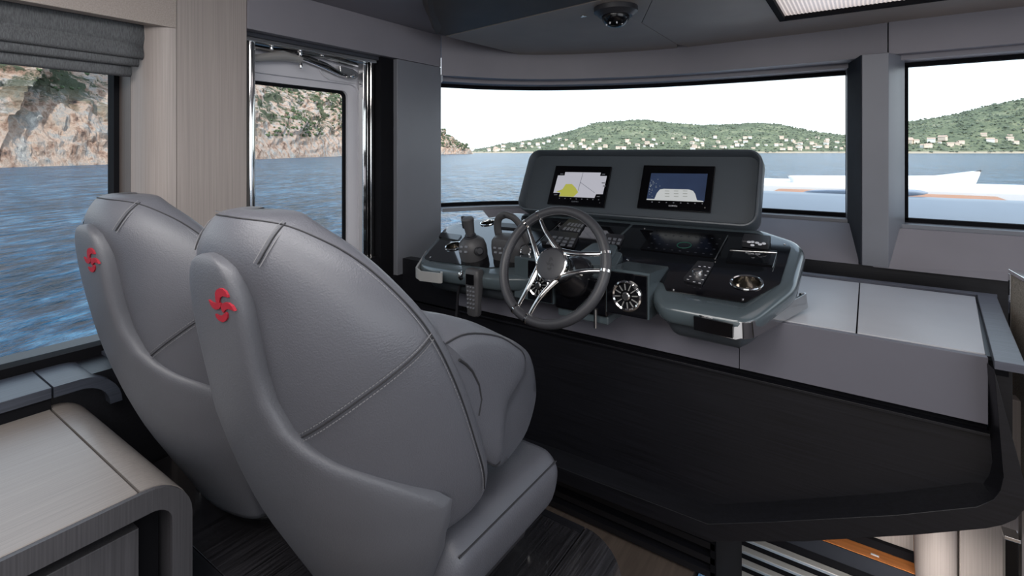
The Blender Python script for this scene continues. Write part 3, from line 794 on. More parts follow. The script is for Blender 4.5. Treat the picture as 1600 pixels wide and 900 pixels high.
# gloss black control panels
def panel(name, pix, h0, h1, mt, parent, r=.0, bev=0.0, **k):
    q = [D(*p) for p in pix]; q2 = polyround(flat(q), r, 3) if r else flat(q)
    return link(name, prism([onD(p[0], p[1], h0) for p in q2], DN*(h1-h0)), mt, parent, bevel=bev, **k)
right_panel = panel('control_panel', [(990, 352), (1182, 366), (1232, 381), (1236, 388), (1219, 444), (1164, 474), (1041, 455), (1036, 443), (1022, 436), (975, 415), (935, 405)], .0005, .0035, 'gloss_black', db, r=.008)
left_panel = panel('control_panel', [(822, 338), (986, 351), (930, 404), (905, 412), (800, 418), (760, 419), (667, 407), (663, 403), (697, 364), (745, 345)], .0005, .0035, 'gloss_black', db, r=.008)
for q in ((1007, 357), (981, 406), (1052, 453), (1160, 468), (1226, 382), (672, 402)):
    c = D(*q, .0035); link('screw', lathe(c, DN, [(.004, 0), (.0042, .0015), (.002, .003)], 10), 'chrome', right_panel)
# flat instrument panes
def slab(name, pix, h, mt, r=.004, frame=None, parent=None):
    return panel(name, pix, .003, h, mt, parent or db, r=r)
def inset(pix, k):
    cx = sum(p[0] for p in pix)/len(pix); cy = sum(p[1] for p in pix)/len(pix)
    return [(cx+(x-cx)*k, cy+(y-cy)*k) for x, y in pix]
big = [(1022.7, 361.3), (1137, 368), (1117, 405), (1000, 391)]
s_ = slab('touch_panel', big, .007, 'black_glass')
link('trim_bar', tube([D(1137, 368, .009), D(1117, 405, .009)], .0022, 6), 'steel', s_)
def bil(pix, u, v):
    a, b_, c, d = [V(p) for p in pix]; return (a*(1-u)+b_*u)*(1-v)+(d*(1-u)+c*u)*v
for i in range(9):
    for j in range(4):
        if 2 < i < 6 and 0 < j < 3: continue
        u, v = .08+.105*i, .16+.22*j; c = bil(big, u, v); p = D(c[0], c[1], .0072)
        link('touch_symbol', prism([p+V((-.004, -.003, -.003*DK)), p+V((.004, -.003, -.003*DK)), p+V((.004, .003, .003*DK)), p+V((-.004, .003, .003*DK))], DN*.0003), 'touch_print', s_)
c = D(1069, 383, .0075)
link('dial_ring', tube([c+V((.026*math.cos(a*math.pi/12), .026*math.sin(a*math.pi/12), DK*.026*math.sin(a*math.pi/12))) for a in range(24)], .0009, 5, closed=True), 'sky_screen', s_)
tkp = [(1141, 390.7), (1214.7, 394.7), (1206.7, 418), (1134, 411)]
s_ = slab('gauge_display', tkp, .008, 'black_glass')
panel('gauge_window', inset(tkp, .82), .008, .0085, 'gloss_black', s_)
link('trim_bar', tube([D(1141, 391, .010), D(1214, 395, .010), D(1207, 418, .010)], .0015, 6), 'steel', s_)
def text(name, body_, size, loc, ux, uy, mt, parent):
    cu = bpy.data.curves.new(name, 'FONT'); cu.body = body_; cu.size = size; cu.align_x = 'CENTER'; cu.align_y = 'CENTER'; cu.extrude = .0002
    o = bpy.data.objects.new(name, cu); COL.objects.link(o); cu.materials.append(M[mt])
    ux = V(ux).normalized(); uy = V(uy).normalized(); uz = ux.cross(uy)
    o.matrix_world = Matrix.Translation(V(loc)) @ Matrix((ux, uy, uz)).transposed().to_4x4()
    bpy.context.view_layer.update(); dg_ = bpy.context.evaluated_depsgraph_get()
    me = bpy.data.meshes.new_from_object(o.evaluated_get(dg_)); mw = o.matrix_world.copy(); mw.translation = (0, 0, 0); me.transform(mw)
    bpy.data.objects.remove(o); o = bpy.data.objects.new(name, me); COL.objects.link(o)
    o.location = V(loc)-(wloc(parent) if parent else V((0, 0, 0))); o.parent = parent
    return o
text('lettering', 'TANK 230', .011, D(1176, 396, .009), (1, 0, 0), DY, 'white_print', s_)
kp = [(1090.7, 412.5), (1115.5, 414.7), (1097, 447), (1068, 440)]
s_ = panel('rotary_keypad', kp, .003, .013, 'black_plastic', db, r=.003)
c = D(1090, 428, .013)
link('knob', lathe(c, DN, [(.0175, 0), (.0165, .012), (.014, .014), (.0105, .0125)], 24), 'steel', s_, smooth=True)
for u, v in ((.2, .12), (.5, .1), (.8, .12), (.85, .3), (.85, .5), (.12, .68), (.12, .85), (.5, .9), (.85, .72), (.8, .9)):
    q = bil(kp, u, v); p = D(q[0], q[1], .0132)
    link('button', prism([p+V((-.0035, -.002, -.002*DK)), p+V((.0035, -.002, -.002*DK)), p+V((.0035, .002, .002*DK)), p+V((-.0035, .002, .002*DK))], DN*.0006), 'white_print', s_)
# cup holders (recessed polished cups)
def thing_part(name, loc):
    o = bpy.data.objects.new(name, None); COL.objects.link(o); o.parent = db; o.location = loc-wloc(db); return o
M['cup_inside'] = mat('cup_inside', (.6, .57, .53), .15, metal=1, var=.1)
def cut_well(targets, c, r, depth):
    """sink a round well into the given meshes, baked into their own geometry"""
    cm_ = bpy.data.meshes.new('well'); bb = lathe(c+DN*.02, -DN, [(r, 0), (r, depth+.02)], 36); bmesh.ops.recalc_face_normals(bb, faces=bb.faces); bb.to_mesh(cm_); bb.free()
    cutter = bpy.data.objects.new('well', cm_); COL.objects.link(cutter)
    for t in targets:
        md = t.modifiers.new('well', 'BOOLEAN'); md.operation = 'DIFFERENCE'; md.object = cutter; md.solver = 'EXACT'
        bpy.context.view_layer.update(); dg_ = bpy.context.evaluated_depsgraph_get()
        me = bpy.data.meshes.new_from_object(t.evaluated_get(dg_)); t.modifiers.clear(); t.data = me
    bpy.data.objects.remove(cutter)
def cup(px, py, r, pn):
    c = D(px, py, .0035); s2 = thing_part('cup_holder', c)
    cut_well([body, lower, pn], c, r*1.02, .062)
    link('rim', lathe(c, DN, [(r*.95, -.004), (r*.96, .003), (r*1.02, .0055), (r*1.12, .005), (r*1.15, .001)], 36, False, False), 'chrome', s2, smooth=True)
    link('cup_lining', lathe(c, DN, [(r*.97, 0), (r*.96, -.03), (r*.93, -.054), (r*.8, -.058), (.0001, -.058)], 36, False, False), 'cup_inside', s2, smooth=True)
cup(1166.5, 442, .044, right_panel); cup(710, 385, .040, left_panel); cup(762, 348.5, .034, left_panel)
# monitor hood
HO = V((0, 2.2, 1.186)); HYV = V((0, .15, .314)).normalized(); HN = V((0, -.314, .15)).normalized()
hx0 = PP(812, 328, HO, HN).x; hx1 = PP(1186, 358, HO, HN).x
HL = PP(1180, 238.5, HO, HN); hh = (HL-HO).dot(HYV)
def H(u, v, d=0.): return V((u, 0, 0))+V((0, HO.y, HO.z))+HYV*v+HN*d
def Hrr(dx, r, d):
    return [H((hx0+hx1)/2+p[0], hh/2+p[1], d) for p in rrect(hx1-hx0-2*dx, hh-2*dx, max(r-dx, .01), 6)]
prof = [(.03, -.085), (.004, -.06), (0, -.03), (0, .032), (.004, .040), (.010, .041), (.015, .034), (.020, -.002)]
rings = [Hrr(a, .06, d) for a, d in prof]
hood = link('screen_hood', add_loft(NB(), rings, True, True, True), 'hood', db, smooth=True, angle=50)
def mon(name, pix, scr, lab):
    q = [PP(x, y, HO, HN) for x, y in pix]
    xs = [p.x for p in q]; vs = [(p-HO).dot(HYV) for p in q]
    x0, x1, v0, v1 = (xs[0]+xs[3])/2, (xs[1]+xs[2])/2, (vs[2]+vs[3])/2, (vs[0]+vs[1])/2
    o = link(name, prism([H(x0, v0), H(x1, v0), H(x1, v1), H(x0, v1)], HN*.012), 'black_glass', db, bevel=.002, label=lab)
    return o, x0, x1, v0, v1
def scrmat(name, fn):
    m = bpy.data.materials.new(name); m.use_nodes = True; n = m.node_tree.nodes; l = m.node_tree.links; b_ = n['Principled BSDF']
    b_.inputs['Roughness'].default_value = .25; b_.inputs['Base Color'].default_value = (.02, .02, .02, 1)
    c = fn(n, l); l.new(c, b_.inputs['Emission Color']); b_.inputs['Emission Strength'].default_value = .55; return m
def flatem(name, col, s=.7):
    m = bpy.data.materials.new(name); m.use_nodes = True; b_ = m.node_tree.nodes['Principled BSDF']
    b_.inputs['Base Color'].default_value = tuple(x*.2 for x in col)+(1,); b_.inputs['Emission Color'].default_value = tuple(col)+(1,); b_.inputs['Emission Strength'].default_value = s
    b_.inputs['Roughness'].default_value = .3; return m
M['chart_grey'] = flatem('chart_grey', rgb(196, 196, 206)); M['chart_yellow'] = flatem('chart_yellow', rgb(186, 186, 84)); M['chart_line'] = flatem('chart_line', rgb(90, 95, 105))
M['boat_white'] = flatem('boat_white', rgb(205, 208, 208)); M['boat_grey'] = flatem('boat_grey', rgb(160, 164, 160))
def navy(n, l):
    t = n.new('ShaderNodeTexNoise'); t.inputs['Scale'].default_value = 6; tc_ = n.new('ShaderNodeTexCoord'); l.new(tc_.outputs['Object'], t.inputs['Vector'])
    r = n.new('ShaderNodeValToRGB'); r.color_ramp.elements[0].color = rgb(22, 36, 66)+(1,); r.color_ramp.elements[1].color = rgb(58, 82, 124)+(1,)
    l.new(t.outputs['Fac'], r.inputs[0]); return r.outputs[0]
M['screen_navy'] = scrmat('screen_navy', navy)
def scr_poly(name, mon_, pix, d, mt):
    q = [PP(x, y, HO+HN*d, HN) for x, y in pix]
    return link(name, prism(q, HN*.0004), mt, mon_)
def c4(x, y): return (850+x/5.714, 240+y/5.714)
m1, *_ = mon('monitor', [(874, 261), (958, 261), (944, 325), (852, 320)], None, 'left monitor showing a sea chart with yellow land')
scr_poly('screen', m1, [c4(*q) for q in ((190, 165), (508, 170), (500, 200), (562, 200), (525, 362), (465, 362), (450, 396), (135, 382), (145, 350), (84, 350), (125, 195), (185, 195))], .0122, 'chart_grey')
scr_poly('chart_land', m1, [c4(*q) for q in ((135, 380), (150, 350), (110, 340), (165, 318), (195, 272), (250, 272), (282, 305), (305, 345), (285, 365), (262, 386))], .0128, 'chart_yellow')
scr_poly('chart_line', m1, [c4(*q) for q in ((348, 170), (351, 170), (305, 330), (302, 330))], .0128, 'chart_line')
scr_poly('chart_line', m1, [c4(*q) for q in ((320, 255), (324, 254), (455, 350), (450, 350))], .0128, 'chart_line')
for q in ((160, 182), (532, 185), (105, 367), (485, 383), (530, 262), (540, 290)):
    scr_poly('readout', m1, [c4(q[0]-14, q[1]-4), c4(q[0]+14, q[1]-4), c4(q[0]+12, q[1]+4), c4(q[0]-15, q[1]+4)], .0130, 'key')
for k in range(8): 
    a = 138+k*50; y = 398+k*2.0
    scr_poly('menu_icon', m1, [c4(a-5, y-4), c4(a+5, y-4), c4(a+4, y+4), c4(a-6, y+4)], .0128, 'key')
m2, *_ = mon('monitor', [(1009, 260.5), (1119, 260.5), (1110, 333.5), (994, 326)], None, 'right monitor showing the foredeck camera picture')
scr_poly('screen', m2, [c4(*q) for q in ((958, 175), (1462, 180), (1430, 430), (915, 412))], .0122, 'screen_navy')
scr_poly('camera_boat', m2, [c4(*q) for q in ((918, 403), (985, 406), (1008, 352), (1035, 320), (1070, 314), (1290, 320), (1330, 332), (1350, 360), (1366, 416), (1420, 424), (1424, 432), (915, 413))], .0128, 'boat_white')
for i in range(3):
    for j in range(3):
        x = 1080+i*80; y = 330+j*24
        scr_poly('deck_hatch', m2, [c4(x, y), c4(x+40, y+1), c4(x+39, y+8), c4(x-1, y+7)], .0134, 'boat_grey')
random.seed(3)
for k in range(70):
    x = 935+abs(random.gauss(0, 60)); y = 300+random.gauss(0, 48)
    if y < 215 or y > 400 or x > 1040+ (0 if y < 310 else -70): continue
    if x < 925+ (400-y)*.1: x += 20
    scr_poly('foam_fleck', m2, [c4(x, y), c4(x+5, y), c4(x+5, y+4), c4(x, y+4)], .0128, 'boat_grey') if k < 45 else None
for k in range(8):
    a = 965+k*64; y = 432+k*2.2
    scr_poly('menu_icon', m2, [c4(a-6, y-4), c4(a+6, y-4), c4(a+5, y+4), c4(a-7, y+4)], .0128, 'key')
for mm, q in ((m1, (275, 429)), (m2, (1150, 468))):
    p = c4(*q); text('lettering', 'GARMIN', .010, PP(p[0], p[1], HO+HN*.0125, HN), (1, 0, 0), HYV, 'key' if mm is m1 else 'white_print', mm)
for mm, q in ((m1, (498, 440)), (m2, (1437, 484))):
    p = c4(*q); link('power_button', lathe(PP(p[0], p[1], HO+HN*.012, HN), HN, [(.003, 0), (.003, .001)], 12), 'steel', mm)
# push-button pads and screens left of centre
def keypad(pix, h, nx, ny, name='keypad', mt='black_plastic', kc='key'):
    s3 = panel(name, pix, .003, h, mt, db, r=.005)
    for i in range(nx):
        for j in range(ny):
            u = (i+.5)/nx; v = (j+.5)/ny; du = .32/nx; dv = .30/ny
            q = [bil(pix, .06+.88*(u+a*du), .08+.84*(v+b_*dv)) for a, b_ in ((-1, -1), (1, -1), (1, 1), (-1, 1))]
            link('button', prism([D(p[0], p[1], h) for p in q], DN*.002), kc, s3)
    return s3
keypad([(862, 366), (905, 371), (897, 389), (846, 383)], .020, 4, 3, kc='key')
keypad([(890, 345), (917, 349), (906, 366), (873, 361)], .012, 5, 2)
keypad([(948, 369), (976, 372), (969, 385), (945, 382)], .014, 3, 2)
for pix, dots in (([(842, 345), (876, 348), (860, 363), (830, 358)], ((.5, .75), (.62, .75))), ([(818, 361), (852, 367), (835, 384), (808, 379)], ((.15, .5), (.3, .5), (.4, .75), (.5, .35)))):
    s3 = slab('small_display', pix, .009, 'black_glass')
    link('trim_bar', tube([D(*pix[1], .010), D(*pix[2], .010)], .0018, 6), 'steel', s3)
    for u, v in dots:
        q = bil(pix, u, v); c = D(q[0], q[1], .009); link('touch_symbol', lathe(c, DN, [(.006, 0), (.006, .0005)], 10), 'white_print', s3)
s3 = slab('small_display', [(690, 366), (722, 370), (716, 378), (686, 373)], .010, 'black_glass')
s3 = slab('small_display', [(782, 351), (812, 354), (808, 360), (783, 358)], .012, 'black_plastic')

# centre hood over the column and the two vent housings
def housing(x0, x1, name, mt, y0, zt, zb, ytop):
    pts = [(y0, zb), (y0, zt-.006), (y0+.006, zt), (ytop, .6014+DK*ytop+.012), (ytop+.02, .6014+DK*(ytop+.02)-.05), (y0+.12, zb)]
    return link(name, prism([V((x0, a, c)) for a, c in pts], (x1-x0, 0, 0)), mt, db)
def vent(cx, cy, cz, r):
    o = thing_part('air_vent', V((cx, cy, cz)))
    link('ring', lathe((cx, cy, cz), (0, -1, 0), [(r*.78, -.002), (r*.80, .007), (r*.9, .010), (r*1.0, .006), (r, 0)], 40, False, False), 'chrome', o, smooth=True)
    link('throat', lathe((cx, cy, cz), (0, -1, 0), [(r*.78, .0035), (.0001, .0015)], 32, False, False), 'black_recess', o)
    for k in range(12):
        a = k*math.pi/6+.13; d = V((math.cos(a), 0, math.sin(a))); s = V((-math.sin(a), 0, math.cos(a)))
        c = V((cx, cy-.004, cz))
        link('vane', prism([c+d*r*.40-s*.0014, c+d*r*.78-s*.0014, c+d*r*.78+s*.0014, c+d*r*.40+s*.0014], (0, -.004, 0)), 'satin', o)
    link('hub_cap', lathe((cx, cy-.004, cz), (0, -1, 0), [(r*.27, 0), (r*.27, .005), (r*.2, .008)], 24), 'steel', o, smooth=True)
housing(-.722, -.572, 'vent_housing', 'teal', 1.606, 1.104, .955, 1.80)
link('vent_face', box(-.717, -.577, 1.598, 1.606, .957, 1.098), 'gloss_black', db, bevel=.002)
vent(-.645, 1.598, 1.024, .051)
housing(-1.10, -.93, 'vent_housing', 'teal', 1.606, 1.100, .945, 1.78)
link('vent_face', box(-1.035, -.932, 1.598, 1.606, .95, 1.094), 'gloss_black', db, bevel=.002)
vent(-.985, 1.598, 1.010, .047)
# stepped cover over the column
for k, (x0, x1, y0, y1, h) in enumerate(((-.935, -.725, 1.63, 1.80, .020), (-.925, -.72, 1.66, 1.83, .032), (-.915, -.75, 1.69, 1.86, .044))):
    q = polyround([(x0, y0), (x1, y0), (x1-.03, y1), (x0+.03, y1)], .02, 3)
    link('column_cover', prism([onD(a, c, .002) for a, c in q], DN*h), 'teal', db, bevel=.006)
link('column_block', box(-.93, -.722, 1.615, 1.74, .93, 1.06), 'gloss_black', db, bevel=.01)
link('knee_panel', box(-.925, -.725, 1.63, 1.76, .90, .93), 'teal', db, bevel=.006)
link('cable_pipe', tube([V((-.765, 1.612, .955)), V((-.765, 1.612, .89))], .006, 10), 'steel', db, smooth=True)

# polished rails round both lower corners
def rail(name, tops, hgt, lab, tilt=-.003, smt='rail_chrome'):
    pts = polyround([(p.x, p.y) for p in tops], .03, 5)
    zs_ = lambda x, y: interp(sorted([(p.y, p.z) for p in tops]), y)
    r2 = thing_part(name, tops[0]); r2['label'] = lab
    rr = []
    for x, y in pts:
        p = V((x, y, zs_(x, y)))
        rr.append(p)
    rings = []
    for i, p in enumerate(rr):
        t = (rr[min(i+1, len(rr)-1)]-rr[max(i-1, 0)]); t.z = 0; t.normalize(); nrm = V((t.y, -t.x, 0))
        h = hgt if i < len(rr)-1 else hgt*.45
        rings.append([p+nrm*.004, p-nrm*.004, p-nrm*.004-V((0, 0, h))-nrm*tilt*1.6, p+nrm*.004-V((0, 0, h))-nrm*tilt*1.6])
    link('polished_strip', add_loft(NB(), rings), smt, r2, bevel=.002)
    return r2, rr
tops = [P(1083, 490, Y=1.575), P(1168, 508, Y=1.575), P(1262, 456, Y=1.91)]
r2, rr = rail('grab_rail', tops, .046, 'polished rail round the right corner of the dashboard')
f0, f1 = P(1084, 491, Y=1.567), P(1146, 504, Y=1.567)
link('dark_insert', prism([f0+V((.002, 0, -.003)), f1+V((0, 0, -.003)), f1+V((0, 0, -.043)), f0+V((.003, 0, -.043))], (0, -.010, 0)), 'black_glass', r2)
link('bracket', box(-.40, -.38, 1.575, 1.66, .975, .99), 'steel', r2)
tops = [P(692, 428, Y=1.515), P(649, 422, Y=1.515), P(668, 390, Y=1.72)]
r3, rr = rail('grab_rail', tops, .040, 'satin polished rail round the left corner of the dashboard', tilt=.0, smt='satin')
link('bracket', box(-1.52, -1.50, 1.562, 1.66, .965, .975), 'steel', r3)

# ================================================================== STEERING WHEEL
HB = P(863, 414, X=-.868); TL = math.radians(25)
wu = V((1, 0, 0)); wv_ = V((0, math.sin(TL), math.cos(TL))); wn = V((0, -math.cos(TL), math.sin(TL)))
wh = thing('steering_wheel', HB, 'large leather rimmed wheel with polished paired spokes ahead of the near seat', 'steering wheel')
def W(r, a, d=0.): a = math.radians(a); return HB+wu*(r*math.cos(a))+wv_*(r*math.sin(a))+wn*d
RW = .1935
link('rim', tube([W(RW, k*5, -.004) for k in range(72)], .0175, 14, closed=True, upv=None), 'leather_rim', wh, smooth=True) if False else None
def rim_mesh():
    b_ = NB(); n1, n2 = 96, 14
    R = []
    for i in range(n1):
        a = i*360/n1; R.append([b_.verts.new(W(RW+.0165*math.cos(2*math.pi*j/n2), a, .0185*math.sin(2*math.pi*j/n2))) for j in range(n2)])
    for i in range(n1):
        for j in range(n2): b_.faces.new((R[i][j], R[i][(j+1) % n2], R[(i+1) % n1][(j+1) % n2], R[(i+1) % n1][j]))
    return b_
M['leather_rim'] = mat('leather_rim', rgb(58, 58, 62), .42, bump=(400, .25, .002), var=.04)
rim = link('rim', rim_mesh(), 'leather_rim', wh, smooth=True)
b = NB()
for i in range(200):
    a = i*1.8; p = W(RW-.0158, a, .006); q = W(RW-.0158, a+1.0, .011)
    add_tube(b, [p, q], .0007, 4)
link('stitching', b, 'stitch', rim, kind='stuff')
for base in (128, 10, 247):
    for sg in (-1, 1):
        a_h, a_r = base+sg*54, base+sg*8.5
        pts = []
        for k in range(11):
            t = k/10; p0, p1 = W(.0535, a_h), W(RW-.004, a_r); bow = W(1, base+sg*90)-HB
            pts.append(p0*(1-t)+p1*t+bow*(-.006*math.sin(math.pi*t))+wn*(.008*math.sin(math.pi*t)))
        wid = [.0105-.0045*(k/10)+.002*(abs(k-5)/5)**2 for k in range(11)]
        sp = link('spoke', tube(pts, wid, 10, sq=.6, upv=wn), 'chrome', wh, smooth=True)
        cl = NB(); rgs = []
        for dd in (-2.6, -2.2, 2.2, 2.6):
            rr_ = .0185 if abs(dd) < 2.5 else .0168
            rgs.append([W(RW+rr_*math.cos(2*math.pi*j/16), a_r+dd*.55, (rr_+.0018)*math.sin(2*math.pi*j/16)) for j in range(16)])
        link('clamp', add_loft(cl, rgs), 'chrome', sp, smooth=True)
link('hub_ring', lathe(HB, wn, [(.050, -.02), (.058, -.016), (.0595, .004), (.057, .012), (.053, .013), (.052, .009)], 48), 'chrome', wh, smooth=True)
hp = link('hub_pad', lathe(HB, wn, [(.0525, .006), (.052, .0125), (.047, .0145), (.02, .0155), (.0001, .0157)], 48, False, False), 'leather_rim', wh, smooth=True)
# emblem embossed in the hub pad: same four strokes
ec = [(972, 553)]
for cm in commas:
    q = [( (x-972)/150*.046, -(y-553)/150*.046) for x, y in cm]
    link('embossed_emblem', prism([HB+wu*a+wv_*c+wn*.0150 for a, c in q], wn*.0012), 'seam_hub', hp) if 'seam_hub' in M else link('embossed_emblem', prism([HB+wu*a+wv_*c+wn*.0150 for a, c in q], wn*.0012), 'black_plastic', hp)
link('column', lathe(HB, -wn, [(.034, .015), (.034, .05), (.046, .06), (.050, .085), (.060, .095), (.064, .12), (.074, .13), (.078, .16), (.082, .19)], 36), 'column_black', wh, smooth=True)
link('tilt_lever', tube([HB-wn*.07+V((.03, 0, 0)), HB-wn*.075+V((.085, -.01, -.004))], [.006, .004], 8), 'steel', wh, smooth=True)

# ================================================================== THROTTLE AND JOYSTICK, HANDSET, REMOTES
def L(c, x, y, h): return c+V((x, 0, 0))+DY*y+DN*h
jc = D(741, 401, .0035)
js = thing('joystick', jc, 'dark grey docking joystick on round base beside left cup holder', 'joystick')
link('base', lathe(jc, DN, [(.058, 0), (.060, .02), (.060, .045), (.053, .07), (.036, .086), (.030, .09)], 32), 'dark_rubber', js, smooth=True)
link('gaiter', lathe(jc+DN*.088, DN, [(.028, 0), (.029, .004), (.023, .008), (.024, .013), (.019, .018)], 24), 'black_plastic', js, smooth=True)
link('stick', lathe(jc+DN*.104, DN, [(.019, 0), (.021, .02), (.024, .05), (.027, .066), (.022, .072), (.001, .074)], 12), 'dark_rubber', js, smooth=True)
link('trigger', prism([L(jc, -.040, 0, .125), L(jc, -.020, -.004, .120), L(jc, -.016, 0, .176), L(jc, -.038, 0, .178)], DY*.016), 'black_plastic', js, bevel=.004)
link('side_knob', lathe(L(jc, .055, -.03, .045), (1, -.6, .2), [(.018, -.01), (.018, .012), (.012, .018)], 16), 'black_plastic', js, smooth=True)
for a, h in ((-.02, .058), (.006, .062), (-.024, .040), (.004, .042)):
    p = L(jc, a, -.046-.006*(h < .05), h)
    link('button', prism([p, p+V((.014, 0, 0)), p+V((.014, .003, .008)), p+V((0, .003, .008))], (0, -.012, .002)), 'key', js, bevel=.001)
tcn = D(797, 402, .0035)
th = thing('throttle_lever', tcn, 'dark grey engine throttle with looped handle between joystick and steering wheel', 'lever')
hb_ = polyround([(-.07, -.04), (.07, -.04), (.075, .05), (-.075, .05)], .03, 5)
rings = []
for k, h in ((1.0, 0), (1.03, .02), (1.0, .055), (.93, .078), (.8, .09), (.5, .095)):
    rings.append([L(tcn, a*k, c*k, h) for a, c in hb_])
link('housing', add_loft(NB(), rings), 'dark_rubber', th, smooth=True)
arch = [(-.060, .03, .05), (-.066, .03, .10), (-.060, .03, .14), (-.042, .03, .166), (-.010, .03, .176), (.025, .03, .168), (.052, .03, .14), (.070, .03, .10), (.078, .03, .06)]
aa = polyround([V(p) for p in arch], .02, 3)
link('handle', tube([L(tcn, *p) for p in aa], .0125, 10, sq=1.3), 'dark_rubber', th, smooth=True)
link('handle_band', tube([L(tcn, -.016, .03, .1755), L(tcn, -.004, .03, .176)], .0135, 10), 'black_plastic', th, smooth=True)
link('side_dial', lathe(L(tcn, .090, -.01, .045), (.5, -.8, .5), [(.026, -.02), (.026, 0), (.022, .004)], 24), 'black_plastic', th, smooth=True)
link('dial_ring', lathe(L(tcn, .090, -.01, .045), (.5, -.8, .5), [(.016, .003), (.019, .006), (.022, .004)], 24, False, False), 'chrome', th, smooth=True)
for a in (-.045, -.02, .005):
    for h in (.03, .05):
        p = L(tcn, a, -.040, h)
        link('button', prism([p, p+V((.014, 0, 0)), p+V((.014, .002, .008)), p+V((0, .002, .008))], (0, -.006, .002)), 'key', th, bevel=.001)
# radio handset hanging from the left front
hc = P(741, 455, Y=1.555)
rh = thing('radio_handset', hc, 'black radio handset with keypad hanging below the left control panel', 'handset')
hs = NB(); rgs = []
for k, (z, wx, dy) in enumerate(((-.095, .022, .014), (-.088, .027, .018), (-.04, .027, .018), (.0, .031, .020), (.05, .033, .022), (.08, .033, .022), (.088, .028, .016))):
    rgs.append([hc+V((p[0], p[1], z)) for p in rrect(2*wx, 2*dy, .010, 3)])
link('case', add_loft(hs, rgs), 'dark_rubber', rh, smooth=True, angle=50)
link('display', box(hc.x-.022, hc.x+.016, hc.y-.025, hc.y-.0195, hc.z+.03, hc.z+.07), 'black_glass', rh)
for i in range(3):
    for j in range(6):
        p = hc+V((-.018+.014*i, -.024, .018-.016*j)); link('button', box(p.x, p.x+.008, p.y, p.y+.006, p.z, p.z+.005), 'key', rh)
link('hook', lathe(P(722, 431, Y=1.57), (0, -1, 0), [(.018, -.03), (.020, 0), (.016, .010), (.004, .014)], 20), 'chrome', rh, smooth=True)
cp_ = [P(722, 436, Y=1.585), P(716, 455, Y=1.60), P(714, 480, Y=1.62), P(712, 500, Y=1.63)]
link('cord', tube(polyround(cp_, .02, 4), .0055, 8), 'black_plastic', rh, smooth=True)
# small remote lying near the right rear corner of the dash
rp_ = [(1163, 374), (1205, 378), (1201, 391), (1159, 386)]
q = [D(*p, .004) for p in rp_]
rm = thing('remote_control', (q[0]+q[2])/2, 'small dark remote with white keys on the dashboard right rear corner', 'remote')
link('case', prism(q, DN*.026), 'black_plastic', rm, bevel=.004)
for u, v in ((.2, .3), (.33, .25), (.36, .65), (.5, .3), (.62, .45), (.75, .3)):
    s = bil(rp_, u, v); c = D(s[0], s[1], .0305)
    link('button', lathe(c, DN, [(.007 if u < .7 else .008, 0), (.006, .003)], 10), 'white_print', rm)

# ================================================================== CONSOLE UNDER THE DASH
cs = thing('helm_console', (-.8, 2.0, 0), 'black wood helm console with pale counter and chamfered lower frame', 'console')
YF = 1.70
def F(px, py): p = P(px, py, Y=YF); return (p.x, p.z)
outer_ = [(-1.86, .205), F(845, 741), F(1110, 847), F(1258, 846), F(1431, 836), F(1541, 826), F(1583, 814)]
inner_ = [(-1.86, .262), F(865, 727), F(1106, 819), F(1200, 816), F(1402, 805), F(1526, 792), F(1555, 778)]
o_up = [(.318, .52), (.332, .56), (.333, .62), (.333, .982)]
i_up = [(.262, .555), (.272, .60), (.274, .66), (.276, .982)]
op = outer_[:-1]+[F(1566, 821), F(1587, 812), F(1601, 796), F(1604, 765), (.314, .966)]
ip = inner_[:-1]+[F(1553, 780), F(1563, 766), F(1568, 745), (.262, .966)]
b = NB(); rgs = []
for a, c in zip(op, ip):
    up_ = .026 if c[0] < .25 else 0; bk_ = -.010 if c[0] > .25 else 0
    rgs.append([V((a[0], YF, a[1])), V((c[0], YF, c[1])), V((c[0]+bk_, YF+.064, c[1]+up_)), V((c[0]+bk_, YF+.10, c[1]+up_)), V((a[0], YF+.10, a[1]))])
link('frame', add_loft(b, rgs), 'wood_dark', cs, bevel=.0015)
# recessed panel
pan = [(p[0], p[1]-.012) for p in ip[:-1]]+[(.27, .785), (-1.86, .785)]
pan = [(-1.86, .25)] + [(x, z) for x, z in pan[1:]]
link('lower_panel', prism([V((x, 1.765, z)) for x, z in pan], (0, .03, 0)), 'wood_dark', cs)
link('panel_edge', box(-1.86, .262, 1.745, 1.768, .778, .786), 'wood_dark', cs, bevel=.001)
link('shadow_gap', box(-1.86, .26, 1.775, 1.80, .785, .81), 'black_recess', cs)
sxm = P(1155, 540, Y=1.745).x
link('side_block', box(-1.86, -1.502, 1.745, 1.80, .62, .978), 'wood_dark', cs)
link('fascia', box(-1.50, sxm-.001, 1.745, 1.765, .808, .978), 'fascia', cs, bevel=.0015)
link('fascia', box(sxm+.001, .258, 1.745, 1.765, .808, .978), 'fascia', cs, bevel=.0015)
# counter: two lift-out boards
sm = P(1345, 450, Z=.98).x
ylo, yhi = 1.746, 2.445
a0 = P(1338, 523, Z=.98); a1 = P(1343, 450, Z=.98)
link('counter_board', prism([V((-1.3, 1.768, .966)), V((a0.x-.002, 1.768, .966)), V((a1.x-.002, yhi, .966)), V((-1.3, yhi, .966))], (0, 0, .014)), 'counter', cs, bevel=.0015)
c1 = P(1528, 469, Z=.98)
link('counter_board', prism([V((a0.x+.002, 1.768, .966)), V((.256, 1.768, .966)), V((c1.x, yhi, .966)), V((a1.x+.002, yhi, .966))], (0, 0, .0145)), 'counter', cs, bevel=.0015)
link('counter_bed', box(-1.3, .30, 1.77, 2.44, .93, .965), 'black_recess', cs)
link('side_rim', prism([V((.262, 1.698, .967)), V((.318, 1.698, .967)), V((.388, 2.49, .967)), V((c1.x+.006, 2.455, .967))], (0, 0, .021)), 'wood_edge', cs, bevel=.0015)
